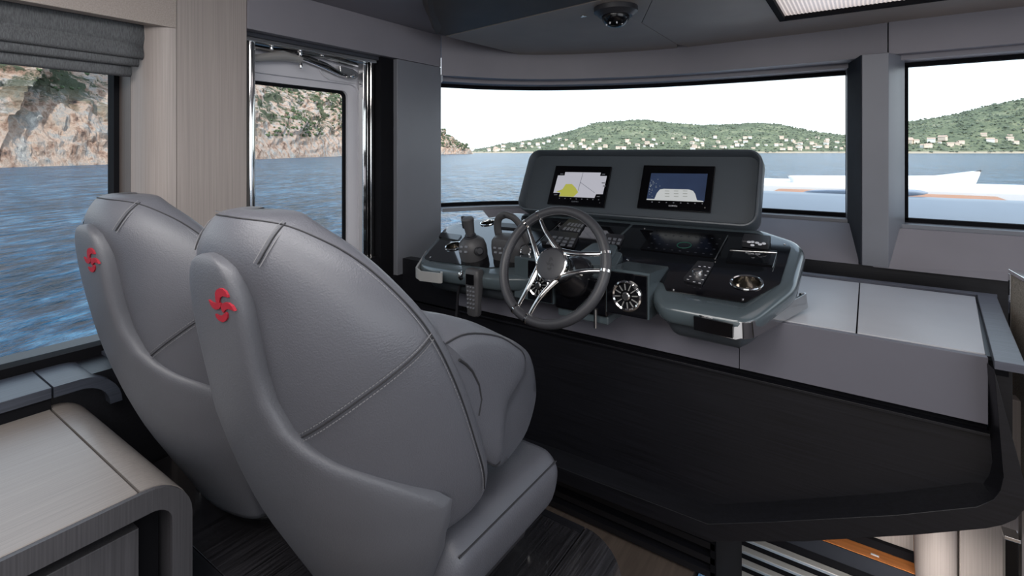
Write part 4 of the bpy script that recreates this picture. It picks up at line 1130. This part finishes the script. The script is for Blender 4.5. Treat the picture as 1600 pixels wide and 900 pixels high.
link('back_rim', prism([V((-1.2, 2.452, .93)), V((c1.x+.004, 2.452, .93)), V((.393, 2.492, .93)), V((-1.2, 2.492, .93))], (0, 0, .058)), 'wood_edge', cs, bevel=.0015)
link('end_panel', prism([V((.262, 1.80, .56)), V((.312, 1.80, .56)), V((.312, 1.80, .966)), V((.262, 1.80, .966))], (.03, .6, 0)), 'wood_dark', cs)
link('body', box(-1.86, .25, 1.80, 2.40, .785, .92), 'black_recess', cs)

# louvred plinth under the console, left dark part and stair-side steel part
lp = thing('louvred_plinth', (-1.1, 1.86, 0), 'black slatted plinth under the console behind the near seat', 'plinth')
link('backing', box(-1.86, -.425, 1.87, 1.90, 0, .30), 'black_recess', lp)
for k in range(5):
    z = .018+.05*k
    link('slat', prism([V((-1.86, 1.845, z)), V((-1.86, 1.868, z+.004)), V((-1.86, 1.868, z+.028)), V((-1.86, 1.845, z+.022))], (1.435, 0, 0)), 'wood_dark', lp)
link('end_post', box(-.44, -.42, 1.845, 2.29, -.6, .30), 'black_recess', lp)
sg = thing('stair_grille', (-.2, 2.3, -.6), 'bright metal slats lining the stairwell below the console', 'grille')
link('backing', box(-.53, .145, 2.325, 2.345, -.62, -.055), 'black_recess', sg)
for k in range(8):
    z = -.128-.054*k
    link('slat', prism([V((-.53, 2.30, z)), V((-.53, 2.322, z+.006)), V((-.53, 2.322, z+.020)), V((-.53, 2.30, z+.012))], (.675, 0, 0)), 'steel_brushed', sg, bevel=.002)
struct('trim_25', box(-.53, .149, 2.295, 2.345, -.058, -.002), 'matt_charcoal')
struct('trim_26', box(-.53, 2.1, 2.30, 2.90, -.03, .0), 'teak')
struct('trim_27', box(-.53, .149, 2.36, 2.38, .0, .03), 'black_recess')
struct('trim_28', box(-.53, .149, 2.382, 2.40, .0, .5), 'wood_light')
link('step_light', box(.02, .045, 2.318, 2.326, .0005, .002), 'white_print')
meta(bpy.data.objects['step_light'], 'tiny white strip light set in the orange wood step', 'light')
lc = thing('light_cabinet', (.28, 2.35, -.6), 'pale wood cabinet with rounded corner under the counter end', 'cabinet')
pf_ = [(.149, 2.30), (.185, 2.285)] + [(.235+.035*math.cos(math.radians(a)), 2.285-.035*math.sin(math.radians(a))) for a in range(180, -1, -20)] + [(.27, 2.34), (.149, 2.36)]
link('corner_post', prism([V((x, y, -.8)) for x, y in [(.149, 2.29), (.17, 2.262), (.20, 2.25), (.235, 2.25), (.255, 2.262), (.262, 2.29), (.262, 2.36), (.149, 2.36)]], (0, 0, 1.5)), 'wood_light', lc, smooth=True, angle=60)
link('side_panel', box(.264, .44, 2.27, 2.32, -.8, .70), 'wood_light', lc, bevel=.004)
link('side_panel', box(.149, .30, 2.255, 2.27, -.8, .60), 'wood_light', lc) if False else None
ps = thing('door_post', (.44, 2.2, -.8), 'dark glass post with polished cap right of the pale cabinet', 'post')
a = P(1571, 842, Y=2.12); c = P(1592, 842, Y=2.12)
link('post', box(a.x, c.x, 2.12, 2.16, -.8, a.z), 'black_glass', ps, bevel=.002)
link('cap', box(a.x-.004, c.x+.004, 2.115, 2.165, a.z, a.z+.012), 'chrome', ps, bevel=.002)
link('side_strip', box(c.x+.006, c.x+.12, 2.12, 2.16, -.8, a.z+.10), 'wood_light', ps, bevel=.002)
# chrome framed woven screen behind the right end of the counter
e0 = P(1575, 421, Y=2.36); e1 = P(1600, 470, Y=2.1)
sc_ = thing('woven_screen', (e0.x, 2.2, .5), 'chrome framed panel of beige woven fabric at the counter end', 'screen')
zt = e0.z
yy0, yy1 = 1.72, e0.y
link('top_cap', prism([V((e0.x, yy1, zt-.012)), V((e0.x+.05, yy1, zt-.012)), V((.50, yy0, zt-.012)), V((.452, yy0, zt-.012))], (0, 0, .014)), 'chrome', sc_, bevel=.002)
link('post', prism([V((e0.x, yy1, .4)), V((e0.x+.04, yy1, .4)), V((e0.x+.042, yy1-.014, .4)), V((e0.x+.002, yy1-.014, .4))], (0, 0, zt-.412)), 'chrome', sc_, bevel=.002)
link('fabric_panel', prism([V((e0.x+.008, yy1-.016, .4)), V((e0.x+.034, yy1-.016, .4)), V((.485, yy0, .4)), V((.46, yy0, .4))], (0, 0, zt-.414)), 'tweed', sc_)
# ================================================================== FOREDECK OUTSIDE
sb = thing('sun_lounge', (.3, 4.4, 1.0), 'white foredeck lounge seat outside the front windows', 'seat')
def rbox(x0, x1, y0, y1, z0, z1, r=.03):
    return link('base', box(x0, x1, y0, y1, z0, z1), 'white_vinyl', sb, bevel=r, seg=3)
yC = 4.3
pl_ = P(1150, 285, Y=yC); pr_ = P(1700, 290, Y=yC)
rbox(pl_.x-.3, 3.4, yC, yC+.7, .8, P(1400, 291, Y=yC).z)
q0, q1 = P(1231, 275, Y=4.45), P(1533, 268, Y=4.45)
rings = []
nB = 24
for i in range(nB+1):
    t = i/nB; x = q0.x+(q1.x-q0.x)*t
    s = min(1, min(t, 1-t)/.05+.15); zt_ = P(1231+302*t, 274+1*math.sin(math.pi*t)-8*max(0, t-.8)/.2, Y=4.45).z
    zb_ = 1.20; h = (zt_-zb_); sl = .09*max(0, 1-t/.06) ; 
    xx = x
    rings.append([V((xx+(.06 if t < .02 else (-.06 if t > .98 else 0))*(1-(p[1]/h+.5)), 4.45+p[0], zb_+h/2+p[1])) for p in rrect(.16*max(.4, s), h, min(.05, h/2.2), 4)])
bk = thing('bolster_cushion', ((q0.x+q1.x)/2, 4.45, 1.2), 'long white bolster cushion on the foredeck lounge', 'cushion')
link('cover', add_loft(NB(), rings), 'white_vinyl', bk, smooth=True, angle=60)
t0, t1 = P(1208, 300, Y=3.95), P(1575, 306, Y=3.95)
ft = thing('foredeck_table', ((t0.x+t1.x)/2, 3.95, 1.1), 'low teak foredeck table seen through the front windows', 'table')
q = polyround([(t0.x, 3.93), (t1.x, 3.93), (t1.x, 4.22), (t0.x, 4.22)], .03, 4)
zt2 = P(1208, 298, Y=3.95).z
link('table_top', prism([V((x, y, zt2-.035)) for x, y in q], (0, 0, .035)), 'teak', ft, bevel=.008)
link('leg', box((t0.x+t1.x)/2-.1, (t0.x+t1.x)/2+.1, 4.0, 4.15, .8, zt2-.036), 'deck_white', ft)
g0, g1 = P(1254, 303, Y=3.86), P(1450, 303, Y=3.86)
bc = thing('seat_pad', ((g0.x+g1.x)/2, 3.86, 1.2), 'grey blue quilted pad lying in front of the teak foredeck table', 'cushion')
rings = []
for i in range(25):
    t = i/24; x = g0.x+(g1.x-g0.x)*t; k = math.sqrt(max(.02, 1-(2*t-1)**8))
    zz = P(1254+196*t, 300, Y=3.86).z
    rings.append([V((x, 3.86+p[0], zz-.005+p[1]+.004*noise.noise(V((x*9, p[0]*20, 0))))) for p in rrect(.10*k, .035*k, .016*k, 3)])
link('cover', add_loft(NB(), rings), 'blue_fabric', bc, smooth=True, angle=60)
zc = P(1300, 306, Y=3.6).z
cg = thing('foredeck_coaming', (.3, 3.4, .9), 'white moulded coaming just outside the front windows', 'coaming')
pr = [(3.0, .9), (3.0, 1.12), (3.08, 1.15), (3.5, zc-.03), (3.60, zc), (3.84, zc), (3.84, .9)]
link('moulding', prism([V((-.9, y, z)) for y, z in pr], (4.2, 0, 0)), 'deck_white', cg, bevel=.02, seg=3)

# ================================================================== SEA, SHORES
SEA = -3.0
def seamat():
    m = bpy.data.materials.new('sea_water'); m.use_nodes = True; n = m.node_tree.nodes; l = m.node_tree.links; b_ = n['Principled BSDF']
    b_.inputs['Base Color'].default_value = rgb(34, 84, 128)+(1,); b_.inputs['Roughness'].default_value = .22; b_.inputs['IOR'].default_value = 1.33; b_.inputs['Specular IOR Level'].default_value = .28
    g = n.new('ShaderNodeNewGeometry'); m0 = n.new('ShaderNodeMapping'); m0.inputs['Rotation'].default_value = (0, 0, -.62)
    mp = n.new('ShaderNodeMapping'); mp.inputs['Scale'].default_value = (1, .42, 1)
    l.new(g.outputs['Position'], m0.inputs[0]); l.new(m0.outputs[0], mp.inputs[0])
    hs = []
    for s, wgt in ((.25, 1.6), (.8, .8), (2.6, .34)):
        t = n.new('ShaderNodeTexNoise'); t.inputs['Scale'].default_value = s; t.inputs['Detail'].default_value = 5; t.inputs['Roughness'].default_value = .6
        l.new(mp.outputs[0], t.inputs['Vector']); mu = n.new('ShaderNodeMath'); mu.operation = 'MULTIPLY'; mu.inputs[1].default_value = wgt; l.new(t.outputs['Fac'], mu.inputs[0]); hs.append(mu)
    a1 = n.new('ShaderNodeMath'); l.new(hs[0].outputs[0], a1.inputs[0]); l.new(hs[1].outputs[0], a1.inputs[1])
    a2 = n.new('ShaderNodeMath'); l.new(a1.outputs[0], a2.inputs[0]); l.new(hs[2].outputs[0], a2.inputs[1])
    bp = n.new('ShaderNodeBump'); bp.inputs['Strength'].default_value = .9; bp.inputs['Distance'].default_value = 1.0
    cs2 = []
    for s, wgt, r_ in ((.10, .22, .75), (.45, .40, .7), (1.6, .38, .65)):
        t = n.new('ShaderNodeTexNoise'); t.inputs['Scale'].default_value = s; t.inputs['Detail'].default_value = 7; t.inputs['Roughness'].default_value = r_
        l.new(mp.outputs[0], t.inputs['Vector']); mu = n.new('ShaderNodeMath'); mu.operation = 'MULTIPLY'; mu.inputs[1].default_value = wgt; l.new(t.outputs['Fac'], mu.inputs[0]); cs2.append(mu)
    b1 = n.new('ShaderNodeMath'); l.new(cs2[0].outputs[0], b1.inputs[0]); l.new(cs2[1].outputs[0], b1.inputs[1])
    b2 = n.new('ShaderNodeMath'); l.new(b1.outputs[0], b2.inputs[0]); l.new(cs2[2].outputs[0], b2.inputs[1])
    cr = n.new('ShaderNodeValToRGB'); l.new(b2.outputs[0], cr.inputs[0]); e_ = cr.color_ramp.elements  # light and dark of the ripples put into the base colour
    e_[0].position = .43; e_[0].color = rgb(10, 38, 54)+(1,); e_[1].position = .64; e_[1].color = rgb(98, 142, 168)+(1,)
    x_ = e_.new(.51); x_.color = rgb(30, 74, 102)+(1,)
    l.new(cr.outputs[0], b_.inputs['Base Color'])
    l.new(a2.outputs[0], bp.inputs['Height']); l.new(bp.outputs[0], b_.inputs['Normal'])
    return m
b = NB()
vs = [b.verts.new(p) for p in ((-9000, -900, SEA), (9000, -900, SEA), (9000, 16000, SEA), (-9000, 16000, SEA))]; b.faces.new(vs)
sea = link('sea', b, seamat()); meta(sea, 'open blue rippled sea outside all the windows', 'sea', kind='stuff')

def rockmat(name, kind):
    m = bpy.data.materials.new(name); m.use_nodes = True; n = m.node_tree.nodes; l = m.node_tree.links; b_ = n['Principled BSDF']
    b_.inputs['Roughness'].default_value = .95; b_.inputs['Specular IOR Level'].default_value = .1
    g = n.new('ShaderNodeNewGeometry')
    def ns(s, d=6, r=.6):
        t = n.new('ShaderNodeTexNoise'); t.inputs['Scale'].default_value = s; t.inputs['Detail'].default_value = d; t.inputs['Roughness'].default_value = r
        l.new(g.outputs['Position'], t.inputs['Vector']); return t
    def ramp(src, els):
        r = n.new('ShaderNodeValToRGB'); l.new(src, r.inputs[0]); e_ = r.color_ramp.elements
        e_[0].position, e_[0].color = els[0][0], els[0][1]+(1,); e_[1].position, e_[1].color = els[-1][0], els[-1][1]+(1,)
        for p, c in els[1:-1]: x = e_.new(p); x.color = c+(1,)
        return r
    if kind == 'rock':
        t = ns(.16, 9, .7)
        r = ramp(t.outputs['Fac'], [(.30, rgb(96, 84, 80)), (.40, rgb(186, 150, 130)), (.5, rgb(228, 200, 180)), (.58, rgb(192, 184, 178)), (.68, rgb(240, 230, 218))])
        t2 = ns(.06, 8, .75); r2 = ramp(t2.outputs['Fac'], [(.49, (0, 0, 0)), (.54, (1, 1, 1))])
        x = n.new('ShaderNodeMix'); x.data_type = 'RGBA'; l.new(r2.outputs[0], x.inputs['Factor']); l.new(r.outputs[0], x.inputs['A']); x.inputs['B'].default_value = rgb(98, 104, 84)+(1,)
        # vegetation only above the splash zone
        sp = n.new('ShaderNodeSeparateXYZ'); l.new(g.outputs['Position'], sp.inputs[0])
        mr = n.new('ShaderNodeMapRange'); l.new(sp.outputs['Z'], mr.inputs[0]); mr.inputs[1].default_value = 8; mr.inputs[2].default_value = 26
        mu = n.new('ShaderNodeMath'); mu.operation = 'MULTIPLY'; l.new(mr.outputs[0], mu.inputs[0]); l.new(r2.outputs[0], mu.inputs[1]); l.new(mu.outputs[0], x.inputs['Factor'])
        col = x.outputs['Result']; bs = .5; bd = 2.5
    else:
        t = ns(.018, 9, .8)
        r = ramp(t.outputs['Fac'], [(.36, rgb(92, 102, 88)), (.48, rgb(122, 130, 106)), (.56, rgb(140, 146, 118)), (.66, rgb(186, 180, 156))])
        sp = n.new('ShaderNodeSeparateXYZ'); l.new(g.outputs['Position'], sp.inputs[0])
        mr = n.new('ShaderNodeMapRange'); l.new(sp.outputs['Z'], mr.inputs[0]); mr.inputs[1].default_value = 4; mr.inputs[2].default_value = 0; mr.inputs[3].default_value = 0
        x = n.new('ShaderNodeMix'); x.data_type = 'RGBA'; l.new(mr.outputs[0], x.inputs['Factor']); l.new(r.outputs[0], x.inputs['A']); x.inputs['B'].default_value = rgb(206, 190, 168)+(1,)
        col = x.outputs['Result']; bs = .12; bd = 6
    l.new(col, b_.inputs['Base Color'])
    t3 = ns(bs, 8, .7); bp = n.new('ShaderNodeBump'); bp.inputs['Strength'].default_value = 1; bp.inputs['Distance'].default_value = bd
    l.new(t3.outputs['Fac'], bp.inputs['Height']); l.new(bp.outputs[0], b_.inputs['Normal'])
    return m
M['rock'] = rockmat('coast_rock', 'rock'); M['hillside'] = rockmat('hillside', 'hill')
M['bush'] = mat('bush', rgb(84, 98, 68), .9, grain=(1.5, 1.5, 1.5), var=.35)
M['tree_far'] = mat('tree_far', rgb(112, 120, 104), .9, grain=(.05, .05, .05), var=.3)
def gpt(px, d, z=SEA): p = EYE+FWD*d+RGT*d*(px-800)/FPX; return V((p.x, p.y, z))

def fb(p, o=5):
    s = 0; a = 1; 
    for i in range(o): s += a*abs(noise.noise(p)); p = p*2.03; a *= .52
    return s
# near rocky coast on the port side
CT = [(-500, 125, 44), (0, 143, 50), (175, 180, 56), (400, 300, 74), (540, 520, 96), (640, 740, 84), (693, 860, 62), (710, 900, 46), (726, 930, 20), (740, 950, 1)]
def cst(t):
    a = t*(len(CT)-1); i = min(int(a), len(CT)-2); f = a-i
    u0 = gpt(CT[i][0], CT[i][1]); u1 = gpt(CT[i+1][0], CT[i+1][1]); return u0*(1-f)+u1*f, CT[i][2]*(1-f)+CT[i+1][2]*f
b = NB(); NU, NV = 420, 60
R = []
surfpts = []
for i in range(NU+1):
    p, h = cst(i/NU); p2, _ = cst(min(1, i/NU+.002)); p1, _ = cst(max(0, i/NU-.002)); t = (p2-p1).normalized(); nrm = V((-t.y, t.x, 0))
    if nrm.dot(p-EYE) < 0: nrm = -nrm
    row = []
    for j in range(NV+1):
        v = j/NV; back = v**1.1*(max(h, 2)*1.15+8); z = SEA-1+(h+4)*(1-(1-v)**1.35)
        q = p+nrm*back; q.z = z
        k = max(.25, min(1.8, (p-EYE).length/260))
        d = fb(q*(.055/k))*11*k*min(1, v*4+.12)*min(1, max(h, 0)/14+.12)
        d2 = fb(q*(.3/k), 3)*2.4*k*min(1, v*6+.15)*min(1, max(h, 0)/14+.12)
        q = q-nrm*(d*.75+d2)+V((0, 0, d*.35+d2*.5))
        row.append(b.verts.new(q)); 
        if v > .12: surfpts.append((q.copy(), h, k))
    R.append(row)
for i in range(NU):
    for j in range(NV): b.faces.new((R[i][j], R[i+1][j], R[i+1][j+1], R[i][j+1]))
link('rocky_coast', b, 'rock', smooth=False); meta(bpy.data.objects['rocky_coast'], 'steep pink and grey rocky coast seen through the port windows', 'cliff')
# scrub growing on it
ico = bmesh.new(); bmesh.ops.create_icosphere(ico, subdivisions=1, radius=1); IV = [v.co.copy() for v in ico.verts]; IF = [[v.index for v in f.verts] for f in ico.faces]; ico.free()
def blobs(lst):
    vs_, fs = [], []
    for c, s in lst:
        o = len(vs_); r0 = random.random()*9
        for k, v in enumerate(IV):
            f = .75+.5*noise.noise(v*1.7+V((r0, c.x, c.y)))
            vs_.append((c.x+v.x*s.x*f, c.y+v.y*s.y*f, c.z+v.z*s.z*f))
        fs += [[o+i for i in f] for f in IF]
    return vs_, fs
def stuffmesh(name, lst, mt, label, cat):
    vs_, fs = blobs(lst); me = bpy.data.meshes.new(name); me.from_pydata(vs_, [], fs); me.materials.append(M[mt])
    o = bpy.data.objects.new(name, me); COL.objects.link(o); return meta(o, label, cat, kind='stuff')
random.seed(11); L_ = []
for q, h, k in surfpts:
    if q.z < 3 or (h < 60 and random.random() < .55): continue
    dn = noise.noise(q*(.045/k))+.35*noise.noise(q*(.16/k)); lim = .30-.42*min(1, (q.z-3)/40)
    if dn > lim and random.random() < .42:
        s = random.uniform(.5, 1.5)*k; L_.append((q+V((0, 0, .3*s)), V((s, s, s*.75))))
stuffmesh('scrub', L_[:14000], 'bush', 'green scrub and low bushes growing on the rocky coast', 'bushes')

# far hills: (px, top pixel y) skyline at distance
def hill(name, sky, dist, label, seedv, depth=900, hx=.0):
    b = NB(); n1, n2 = 180, 26; R = []; pts_ = []
    for i in range(n1+1):
        t = i/n1; px = sky[0][0]+(sky[-1][0]-sky[0][0])*t; top = interp(sky, px)
        d = dist(px); base = gpt(px, d); zt_ = 1.5+(HY-top)/FPX*(d+depth*.55)
        row = []
        dirv = (base-V((0, 0, SEA))).normalized(); dirv.z = 0
        for j in range(n2+1):
            v = j/n2; q = base+dirv*depth*v*.62*(.2+.8*min(1, (zt_+3)/60)); q.z = SEA-1+(zt_-SEA+1)*math.sin(min(1, v/.9)*math.pi/2)**1.15
            f = min(1, v*3)*min(1, max(0, zt_)/25)
            q.z += f*(10*noise.noise(q*.006+V((seedv, 0, 0)))+4*noise.noise(q*.02)+1.5*noise.noise(q*.07))*(1 if v < .8 else max(.15, (1-v)*5))
            row.append(b.verts.new(q)); pts_.append((q.copy(), v, zt_))
        R.append(row)
    for i in range(n1):
        for j in range(n2): b.faces.new((R[i][j], R[i+1][j], R[i+1][j+1], R[i][j+1]))
    o = link(name, b, 'hillside', smooth=True, angle=180); meta(o, label, 'hill'); return pts_
sk1 = [(735, 235), (760, 233), (790, 228), (830, 222), (870, 211), (900, 203), (930, 194), (965, 190), (1000, 189), (1040, 193), (1090, 198), (1140, 196), (1190, 195), (1230, 200), (1270, 208), (1300, 213), (1330, 216), (1380, 219)]
h1 = hill('wooded_hill', sk1, lambda px: 1500+.2*abs(px-1000), 'low green wooded hill dotted with houses beyond the windscreen', 1.0)
sk2 = [(1385, 214), (1420, 194), (1450, 190), (1500, 182), (1540, 173), (1600, 163), (1700, 150), (1850, 140)]
h2 = hill('wooded_hill', sk2, lambda px: 1300, 'taller green hillside seen through the starboard front window', 5.0)
random.seed(5); L_ = []
for pts_, nn2 in ((h1, 5200), (h2, 3600)):
    for k in range(nn2):
        q, v, zt_ = random.choice(pts_)
        if q.z < 1 or zt_ < 6: continue
        s = random.uniform(2.0, 4.2); L_.append((q+V((random.uniform(-14, 14), random.uniform(-14, 14), .5)), V((s*1.2, s*1.2, s*.9))))
stuffmesh('woodland', L_, 'tree_far', 'distant tree cover spread over both far hills', 'trees')
# houses
for nm, c in (('wall_cream', (226, 216, 200)), ('wall_white', (238, 236, 230)), ('wall_peach', (230, 212, 194)), ('roof_tile', (206, 180, 162))): M[nm] = mat(nm, rgb(*c), .9, var=.04)
houses = 0
def house(q, s, mt, label, group):
    hs_ = thing('house', q, label, 'house', group); a = random.uniform(-.5, .5); cs_, sn = math.cos(a), math.sin(a)
    def T(x, y, z): return q+V((x*cs_-y*sn, x*sn+y*cs_, z))
    w_, d_, h_ = s, s*.7, s*.5
    link('wall', prism([T(-w_/2, -d_/2, -2), T(w_/2, -d_/2, -2), T(w_/2, d_/2, -2), T(-w_/2, d_/2, -2)], (0, 0, h_+2)), mt, hs_)
    link('roof', add_loft(NB(), [[T(x, -d_*.56, h_), T(x, 0, h_*1.45), T(x, d_*.56, h_)] for x in (-w_*.55, w_*.55)]), 'roof_tile', hs_)
random.seed(21)
cand = [p for p in h1 if .04 < p[1] < .5 and 2 < p[0].z < 46]
for k in range(210):
    q, v, _ = random.choice(cand)
    if random.random() < v*1.3: continue
    q = q+V((random.uniform(-20, 20), random.uniform(-10, 10), 1.5))
    house(q, random.uniform(6, 13), random.choice(['wall_white', 'wall_white', 'wall_cream', 'wall_peach']), 'tiny pale house on the low wooded hill beyond the windscreen', 'houses on the low hill')
cand = [p for p in h2 if .08 < p[1] < .26]
for k in range(44):
    q, v, _ = random.choice(cand); q = q+V((random.uniform(-15, 15), random.uniform(-10, 10), 1))
    house(q, random.uniform(9, 18), random.choice(['wall_white', 'wall_peach', 'wall_cream']), 'tiny pale house low on the taller starboard hillside', 'houses on the starboard hillside')
